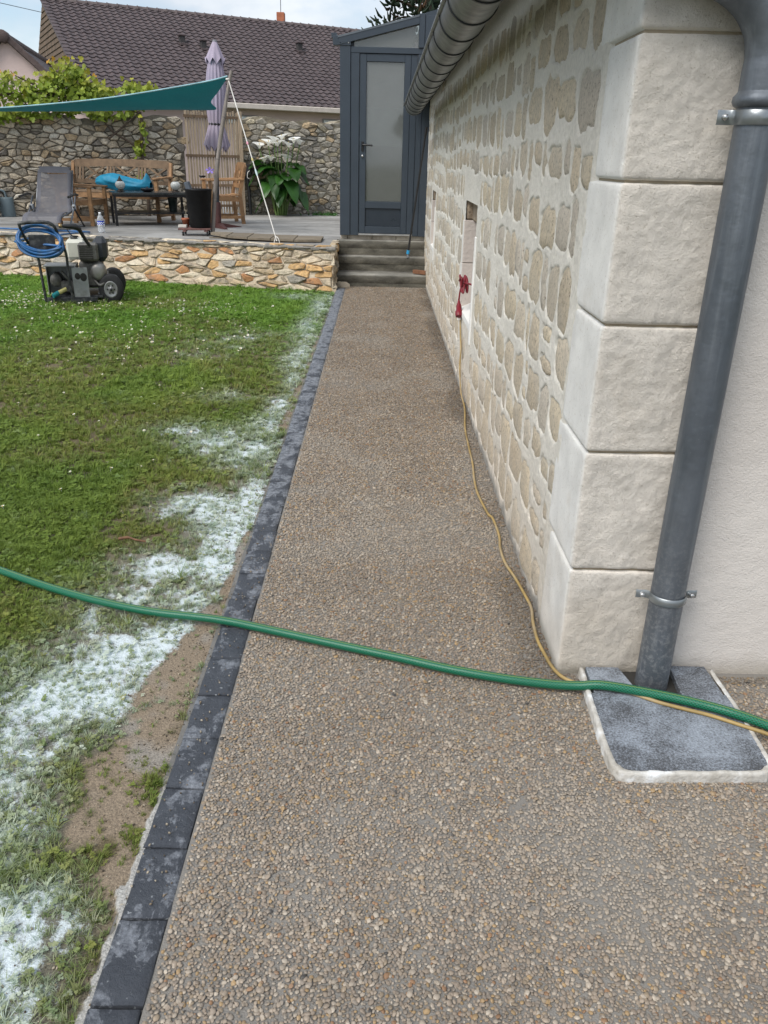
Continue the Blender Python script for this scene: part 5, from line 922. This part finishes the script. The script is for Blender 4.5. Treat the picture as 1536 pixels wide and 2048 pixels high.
for sx in (-1, 1):
    for sy in (-1, 1): MB().bar((sx * .21, sy * .15, 0), (sx * .19, sy * .13, .40), .05, .05, (0, 1, 0)).build('leg', M_teakg, so_)
    MB().bar((sx * .2, -.14, .12), (sx * .2, .14, .12), .03, .05).build('stretcher', M_teakg, so_)
MB().bar((-.2, -.14, .13), (.2, -.14, .13), .03, .05).build('stretcher', M_teakg, so_)
for k in range(4): MB().box(-.25, .25, -.19 + k * .097, -.105 + k * .097, .40, .425, .004).build('seat_board', M_teakg, so_)
hd = thing('black_drainpipe', 'black square hopper and drainpipe right of the slat gate', 'drainpipe', (-2.41, 15.72, T)); MB().box(-.10, .06, -.06, .06, .68, .86, .006).build('hopper', M_blk, hd); MB().tube([(-.02, 0, .68), (.01, 0, .4), (.02, 0, 0)], .03, 10).build('pipe', M_blk, hd); MB().tube(spline([(.04, -.065, .75), (.01, -.08, .72), (-.0, -.075, .64), (.03, -.07, .62)], 4), .007, 6).build('wire_loop', M_rope, hd)
bd = thing('board_cover', 'curved weathered board cover lying on the terrace edge by the rope', 'board', (-1.55, 10.95, T)); M_brd = wood('mossy_board', (.20, .165, .12), .9, (3, 12, 3))
edges = [(-.70, .26), (-.42, -.10), (-.14, -.22), (.16, -.28), (.46, -.30), (.80, -.20)]
for k in range(5):
    a, b = edges[k], edges[k + 1]; yb = .42 - .03 * k; z0 = .028 - .004 * k; mb = MB(); P4 = [(a[0] + .004, a[1]), (b[0] - .004, b[1]), (b[0] - .004, yb), (a[0] + .004, yb)]; mb.prism(P4, z0, z0 + .026); mb.build('board', M_brd, bd)
MB().box(-.68, .75, .05, .11, .002, .012).build('batten', M_brd, bd)
# ================================================================== PRESSURE WASHER
pw_ = thing('pressure_washer', 'petrol pressure washer with wheels standing on the daisied lawn', 'pressure washer', (-3.37, 9.12, -.035), R(14)); pw_.scale = (.84, 1, 1.04)
M_frm = simple('scuffed_black_tube', (.030, .032, .035), .45, .3, var=.4, vs=20, bd=0, dirt=(.15, .15, .145), ds=14); M_gry = simple('grey_sheet_steel', (.30, .31, .31), .45, .4, var=.15, bd=0, dirt=(.16, .15, .14), ds=8); M_eng = simple('grimy_engine_metal', (.14, .135, .125), .55, .5, var=.4, vs=25, bs=40, bd=.003); M_tank = simple('cream_fuel_tank', (.60, .60, .52), .4, var=.1, bd=0); M_dk = simple('dark_engine_plastic', (.03, .034, .042), .5, var=.3, bd=0); M_tyre = simple('black_rubber', (.018, .018, .019), .75, var=.3, bs=60, bd=.002)
MB().tube(spline([(-.33, -.26, .06), (-.345, -.26, .35), (-.36, -.27, .52), (-.44, -.40, .68), (-.475, -.46, .80), (-.45, -.47, .83), (-.22, -.47, .84), (-.13, -.47, .83), (-.08, -.45, .79), (-.045, -.38, .66), (-.015, -.27, .52), (-.02, -.26, .30), (.0, -.26, .06)], 5), .017, 10).build('handle_frame', M_frm, pw_)
for x in (-.33, .0): MB().tube([(x, -.26, .06), (x + .02, -.20, .045), (x + .08, .30, .06)], .016, 8).build('base_tube', M_frm, pw_)
MB().box(-.34, .30, -.27, -.24, .045, .09, .004).build('front_crossbar', M_frm, pw_); MB().box(-.28, .36, -.22, .34, .075, .10, .004).build('base_plate', M_frm, pw_)
for x in (-.26, -.06, .06): MB().box(x - .07, x + .06, -.30, -.22, .0, .045, .008).build('rubber_foot', M_tyre, pw_)
bx_ = MB(); bx_.box(.06, .068, -.24, .10, .09, .40).box(-.32, .06, -.22, .10, .392, .40).box(-.32, .06, .095, .10, .09, .392).box(-.32, -.312, -.05, .10, .09, .392); bx_ = bx_.build('pump_cover', M_gry, pw_)
MB().box(.02, .21, -.255, -.247, .09, .385, .002).build('side_panel', M_gry, pw_)
for x, z, r_ in ((.085, .30, .030), (.155, .29, .038)): MB().lathe([(.0001, -.002), (r_, -.002), (r_ + .004, 0)], 16, (x, -.256, z), True, 'Y').build('panel_hole', M_void, pw_)
MB().lathe([(.0001, -.09), (.065, -.09), (.07, -.08), (.07, .06), (.06, .07), (.0001, .07)], 18, (-.20, -.05, .245), True, 'Y').build('pump_head', M_eng, pw_); MB().tube([(-.12, -.12, .33), (-.05, -.16, .27), (.0, -.12, .22)], .018, 8).build('pump_pipe', M_eng, pw_); MB().box(-.14, .03, -.16, .04, .12, .24, .015).build('pump_block', M_eng, pw_)
MB().tube([(-.08, -.20, .165), (-.17, -.255, .135)], .022, 10).build('yellow_coupling', simple('pale_yellow_plastic', (.60, .55, .22), .5, bd=0), pw_); MB().tube([(-.17, -.255, .135), (-.235, -.30, .11)], .025, 10).build('teal_connector', simple('teal_plastic', (.01, .20, .22), .45, bd=0), pw_)
MB().box(-.04, .20, -.06, .24, .44, .64, .03).build('fuel_tank', M_tank, pw_); MB().lathe([(.042, .64), (.045, .645), (.045, .665), (.04, .67), (.0001, .67)], 14, (.06, .06, 0)).build('fuel_cap', M_frm, pw_)
ac = MB().box(.12, .36, -.20, -.06, .44, .62, .02).build('muffler_guard', M_eng, pw_)
for k in range(7): MB().box(.135, .30, -.206, -.2005, .465 + k * .021, .474 + k * .021).build('slot', M_void, ac)
MB().box(.28, .46, -.10, .22, .42, .66, .05).build('air_box', M_dk, pw_); MB().box(.10, .38, -.12, .24, .16, .44, .03).build('engine_block', M_eng, pw_); MB().lathe([(.0001, -.20), (.05, -.20), (.075, -.19), (.09, -.16), (.10, -.12), (.10, -.05)], 22, (.33, 0, .33), True, 'Y').build('recoil_cover', simple('dull_cast_alloy', (.30, .29, .27), .45, .6, var=.2, bd=0), pw_); MB().tube(spline([(.28, -.16, .24), (.34, -.2, .20), (.42, -.18, .24), (.45, -.12, .33)], 4), .016, 8).build('exhaust_pipe', M_eng, pw_)
for sy, nm in ((-.16, 0), (.40, 1)):
    wl = MB().lathe([(.085, -.045), (.135, -.045), (.152, -.032), (.158, 0), (.152, .032), (.135, .045), (.085, .045)], 28, (.47, sy, .155), True, 'Y').build('wheel', M_tyre, pw_); MB().lathe([(.0001, -.05), (.018, -.05), (.022, -.038), (.05, -.034), (.07, -.042), (.086, -.046), (.086, .03)], 22, (.47, sy, .155), True, 'Y').build('rim', M_gry, wl); MB().lathe([(.0001, -.062), (.014, -.062), (.016, -.05)], 10, (.47, sy, .155), True, 'Y').build('hub', M_frm, wl)
    for k in range(6): a = k * PI / 3; MB().lathe([(.0001, -.040), (.010, -.0405)], 8, (.47 + .043 * math.cos(a), sy, .155 + .043 * math.sin(a)), True, 'Y').build('rim_hole', M_void, wl)
MB().tube([(.47, -.16, .155), (.47, .40, .155)], .014, 8).build('axle', M_frm, pw_); MB().bar((.30, -.10, .10), (.47, -.10, .15), .05, .03).build('axle_bracket', M_gry, pw_); MB().box(-.40, -.10, -.44, -.425, .56, .72, .004).build('dash_plate', M_frm, pw_)
gun = thing('spray_gun', 'black trigger spray gun resting on the pressure washer', 'spray gun', (-3.37, 9.12, -.035), R(14)); gun.scale = (.84, 1, 1.04); MB().tube(spline([(-.02, -.40, .80), (.06, -.38, .795), (.14, -.36, .79), (.20, -.34, .76)], 4), [.014, .016, .018, .02, .022, .024, .026, .028, .03, .03, .028, .026, .024], 8).build('gun_body', M_blk, gun); MB().tube([(.18, -.34, .77), (.24, -.30, .66), (.28, -.28, .60)], [.024, .02, .02], 8).build('grip', M_blk, gun); MB().tube(spline([(.05, -.40, .77), (.10, -.41, .71), (.17, -.39, .70)], 3), .007, 6).build('trigger_guard', M_blk, gun); MB().lathe([(.014, 0), (.02, .01), (.02, .03), (.014, .04)], 10, (-.04, -.40, .80), True, 'X').build('brass_fitting', simple('brass', (.30, .22, .11), .35, .8, bd=0), gun)
M_bh = simple('blue_hose', (.020, .115, .30), .4, var=.3, vs=14, bd=0, dirt=(.10, .17, .27), ds=10); cps = []; r = random.Random(3)
for k in range(9 * 12):
    a = k * 2 * PI / 12; lp_ = k / 12; cps.append((-.27 + (.245 + .012 * math.sin(lp_ * 2.3)) * math.cos(a) + .0 * lp_, -.45 - .035 * math.sin(lp_ * 1.7) + .07 * math.sin(a), .665 + (.118 + .022 * math.sin(lp_ * 3.1 + 1)) * math.sin(a) - .05 * math.cos(a) * (.3 + .12 * lp_ / 9) - .035 * math.sin(lp_ * 1.3) * (1 if math.sin(a) < 0 else .2)))
tail = [(-.45, -.3, .66), (-.42, .6, .64), (-.42, 1.6, .60), (-.55, 2.24, .552), (-1.0, 2.38, .55), (-2.0, 2.55, .55), (-3.2, 2.8, .55)]
tag(tube_uv('pressure_hose', [(p[0] - 3.37, p[1] + 9.12, p[2] - .035) for p in spline([(p[0] * .84 * .970 - p[1] * .242, p[0] * .84 * .242 + p[1] * .970, p[2] * 1.04) for p in cps] + tail, 4)], .0125, 8, M_bh, None, (-3.37, 9.12, -.035)), 'blue high pressure hose coiled on the washer handle and trailing left over the terrace', 'hose')
# ================================================================== PLANTS
def leaf_mat(name, c1, c2, rough=.5):
    t = NT(name); c = t.mix(t.noise(3, 4, .6, t.n('ShaderNodeNewGeometry').outputs['Position']), c1, c2); rn = t.attr('Col'); c = t.mix(1.0, c, rn, 'MULTIPLY'); t.fin(c, rough, 0, None, .4)
    tr = t.n('ShaderNodeBsdfTranslucent'); t.l(c, tr.inputs['Color']); mx = t.n('ShaderNodeMixShader'); mx.inputs[0].default_value = .28; t.l(t.b.outputs[0], mx.inputs[1]); t.l(tr.outputs[0], mx.inputs[2]); t.l(mx.outputs[0], t.out.inputs['Surface']); return t.m
M_vine = leaf_mat('vine_leaf', (.20, .30, .03), (.36, .45, .06)); M_bark = simple('vine_bark', (.085, .062, .045), .95, var=.4, vs=18, bs=40, bd=.012)
vine = thing('grape_vine', 'bright green grape vine sprawling over the top of the garden wall', 'vine', (-4.02, 14.86, T)); r = random.Random(77); mb = MB(); mb.col = []
blobs = [(-6.05, 2.30, .22, .22, 120), (-5.85, 2.42, .13, .15, 60), (-5.62, 2.40, .14, .14, 50), (-5.45, 2.28, .22, .14, 120), (-5.25, 2.42, .20, .16, 150), (-5.02, 2.50, .20, .22, 210), (-4.92, 2.66, .10, .12, 70), (-4.80, 2.36, .20, .18, 170), (-4.66, 2.40, .12, .14, 90), (-4.50, 2.32, .16, .12, 90), (-4.12, 2.44, .10, .12, 80), (-3.88, 2.42, .11, .11, 80), (-4.0, 2.32, .16, .06, 50), (-5.9, 1.98, .17, .09, 70), (-5.55, 2.02, .16, .07, 50), (-5.15, 2.06, .2, .06, 50), (-4.6, 2.05, .16, .06, 60), (-4.22, 2.08, .08, .06, 30), (-4.08, 1.55, .07, .10, 45), (-4.0, 1.86, .04, .14, 22), (-6.4, 2.3, .3, .25, 120), (-4.3, 2.2, .4, .06, 60), (-5.4, 2.17, .5, .08, 130), (-4.05, 1.12, .05, .06, 10)]
for cx, cz, sx, sz, n in blobs:
    for k in range(int(n * 1.25)):
        x = r.gauss(cx, sx * .62); z = r.gauss(cz, sz * .62); y = 13.94 + (x + 6.22) * .492 - (.10 if z < 2.02 else 0) + r.gauss(-.10, .14 if z > 2.05 else .05); s = r.uniform(.035, .062) * (.7 if r.random() < .2 else 1); nrm_ = Vector((r.gauss(0, .6), r.gauss(-.8, .5), r.gauss(.5, .5))).normalized(); u = nrm_.orthogonal().normalized(); u = Matrix.Rotation(r.uniform(0, 6.28), 3, nrm_) @ u; w_ = nrm_.cross(u); P0 = Vector((x + 4.02, y - 14.86, z - T)); sh = [(0, -.25), (.55, -.55), (.95, .05), (.55, .35), (.45, .85), (0, 1.0), (-.45, .85), (-.55, .35), (-.95, .05), (-.55, -.55)]
        mb.add([P0 + u * (a * s) + w_ * (b * s) + nrm_ * (s * .25 * (a * a)) for a, b in sh], [(0, 1, 2, 3, 4, 5), (0, 5, 6, 7, 8, 9)], False); tip = max(0, (z - cz) / (sz + .01)); g = r.uniform(.65, 1.15); col_ = (g * (1 + .25 * tip), g * (1 - .02 * tip), g); col_ = (1.9, .75, .8) if (tip > 1.05 and r.random() < .35) else col_; mb.col += [col_] * 10
mb.build('foliage', M_vine, vine)
for pts, r0 in (([(0, -.03, 0), (.02, -.05, .5), (-.03, -.04, 1.0), (.02, -.05, 1.4), (0, -.02, 1.62)], .035), ([(-.02, -.04, .95), (-.18, -.1, 1.15), (-.42, -.2, 1.3), (-.6, -.28, 1.55)], .022), ([(0, -.02, 1.6), (-.3, -.15, 1.72), (-.9, -.45, 1.78), (-1.5, -.72, 1.82), (-2.1, -1.0, 1.75)], .024), ([(-1.1, -.5, 1.78), (-1.45, -.72, 1.95), (-1.65, -.85, 2.05)], .015), ([(-.5, -.25, 1.2), (-.2, -.12, 1.45), (.0, -.05, 1.62)], .016)): q = spline(pts, 5); MB().tube(q, [r0 * (1 - .4 * i / len(q)) for i in range(len(q))], 8).build('stem', M_bark, vine)
M_arum = leaf_mat('arum_leaf', (.018, .075, .012), (.045, .13, .02), .35); M_spathe = leaf_mat('white_spathe', (.90, .90, .86), (.92, .92, .88)); M_stalk = simple('green_stalk', (.12, .20, .05), .5, var=.3, bd=0)
ar = thing('arum_lily', 'clump of arum lilies with big dark leaves and white flowers by the wall', 'plant', (-1.85, 16.0 - .2, T)); r = random.Random(21)
def bigleaf(tip_az, base, L_, W_, droop, col_):
    mb = MB(); vv = []; n = 9; az = np.array((math.cos(tip_az), math.sin(tip_az))); sd = np.array((-az[1], az[0])); mb.col = []
    for i in range(n):
        s = i / (n - 1); wd = W_ * (math.sin(PI * min(1, s * .83 + .17)) ** .8) * (1.08 if s < .4 else 1); out_ = L_ * s; z = droop[0] * s - droop[1] * s * s
        for t_ in (-1, -.5, 0, .5, 1): vv.append((base[0] + az[0] * out_ + sd[0] * wd * t_, base[1] + az[1] * out_ + sd[1] * wd * t_, base[2] + z * L_ + .18 * wd * abs(t_) + .02 * math.sin(s * 9 + t_ * 3)))
    mb.add(vv, [(i * 5 + j, i * 5 + j + 1, i * 5 + 6 + j, i * 5 + 5 + j) for i in range(n - 1) for j in range(4)], True); mb.col = [col_] * len(vv); return mb
for k in range(36):
    a = r.uniform(0, 2 * PI); rad = r.uniform(.05, .33); h = r.uniform(.42, .90) if k > 8 else r.uniform(.25, .45); b = (rad * math.cos(a) * 1.15, rad * math.sin(a) * .55 - .05, h); MB().tube(spline([(b[0] * .35, b[1] * .35, 0), (b[0] * .55, b[1] * .55, h * .55), b], 4), .011, 6).build('stalk', M_stalk, ar)
    g = r.uniform(.7, 1.3); bigleaf(a + r.uniform(-.7, .7), b, r.uniform(.26, .40), r.uniform(.10, .165), (r.uniform(.0, .5), r.uniform(.5, 1.2)), (g, g, g)).build('leaf', M_arum, ar)
for x, z in ((-.34, 1.12), (-.16, 1.17), (-.06, 1.22), (.06, 1.27), (.20, 1.15), (.28, 1.22), (-.25, .90), (-.12, .92), (.15, .93), (.0, 1.16), (.38, 1.2)):
    y = r.uniform(-.22, -.02); MB().tube(spline([(x * .25, y * .3, 0), (x * .7, y * .7, z * .6), (x, y, z)], 4), .009, 6).build('flower_stalk', M_stalk, ar); mb = MB(); vv = []; az = r.uniform(0, 6.28)
    for i in range(6):
        s = i / 5
        for kk in range(12): a = 2 * PI * kk / 12; rad = .014 + .082 * s ** 1.4; lip = 1 + .6 * max(0, math.cos(a - az)) * s; vv.append((x + rad * lip * math.cos(a), y + rad * lip * math.sin(a), z + .11 * s + .03 * s * s * math.cos(a - az) - .05 * max(0, s - .7) * 2))
    mb.add(vv, [(i * 12 + kk, i * 12 + (kk + 1) % 12, i * 12 + 12 + (kk + 1) % 12, i * 12 + 12 + kk) for i in range(5) for kk in range(12)], True); mb.col = [(1, 1, 1)] * len(vv); fl = mb.build('flower', M_spathe, ar); MB().tube([(x, y, z + .02), (x, y, z + .09)], .007, 6).build('spadix', simple('yellow_spadix', (.6, .42, .05), .6, bd=0), fl)
wd_ = thing('wall_weed', 'low green weed patch at the wall foot right of the lilies', 'plant', (-1.05, 16.05, T)); mb = MB(); mb.col = []
for k in range(60): a = r.uniform(0, 6.28); L_ = r.uniform(.06, .16); x, y = r.gauss(0, .14), r.gauss(0, .05); w_ = .014; mb.add([(x - w_, y, 0), (x + w_, y, 0), (x + L_ * math.cos(a) * .7, y + L_ * math.sin(a) * .4, L_ * .6)], [(0, 1, 2)]); mb.col += [(1.6, 1.6, 1.5)] * 3
mb.build('foliage', M_arum, wd_)
# ---- dark conifer behind the porch
cf = thing('conifer_tree', 'dark conifer with rusty cones rising behind the grey porch', 'tree', (1.35, 30, 0)); r = random.Random(40); MB().tube([(0, 0, 0), (0, 0, 4), (.05, 0, 9.5)], [.28, .22, .05], 10).build('trunk', M_bark, cf); fo = MB(); fo.col = []; cn = MB()
for k in range(46):
    z = r.uniform(5.0, 9.0); a = r.uniform(0, 6.28); L_ = (1.75 if z < 7.5 else 1.2) * r.uniform(.75, 1.1); d = Vector((math.cos(a), math.sin(a), 0)); pts = spline([(0, 0, z), tuple(d * L_ * .5 + Vector((0, 0, z + .15))), tuple(d * L_ + Vector((0, 0, z + r.uniform(-.1, .5))))], 6); MB().tube(pts, [.05 - .035 * i / 12 for i in range(13)], 5).build('limb', M_bark, cf)
    for j in range(30):
        p = Vector(pts[r.randint(3, 12)]) + Vector((r.gauss(0, .14), r.gauss(0, .14), r.gauss(0, .12))); dv = (d * r.uniform(.1, 1) + Vector((r.gauss(0, .5), r.gauss(0, .5), r.gauss(.35, .4)))).normalized(); ln_ = r.uniform(.16, .34); q = [p, p + dv * ln_ * .5 + Vector((0, 0, -.02)), p + dv * ln_ + Vector((0, 0, .07))]; b0 = len(fo.v); fo.tube(q, [.035, .045, .012], 5); g = r.uniform(.5, 1.3); rust = r.random() < .10; fo.col += [((g * 3.2, g * .9, g * .9) if rust else (g, g, g))] * (len(fo.v) - b0)
fo.build('crown', leaf_mat('conifer_shoot', (.016, .034, .018), (.032, .058, .026), .6), cf)
# ---- small loose things
tw = thing('twig', 'small brown twig lying on the lawn near the white splash', 'twig', (-1.03, 3.04, .008), R(-12)); MB().tube(spline([(-.05, 0, .0), (-.01, .006, .008), (.03, -.003, .006), (.07, .004, .0)], 4), [.007] * 5 + [.0045] * 8, 6).build('twig_body', wood('brown_twig', (.20, .10, .05)), tw)
ow = thing('overhead_wire', 'thin cable crossing the sky at the top left', 'wire', (-30, 44, 9.5)); MB().tube(spline([(0, 0, 0), (9, 0, -1.2), (18, 1, -2.6), (28, 2, -3.4)], 6), .014, 5).build('cable', M_strap, ow)
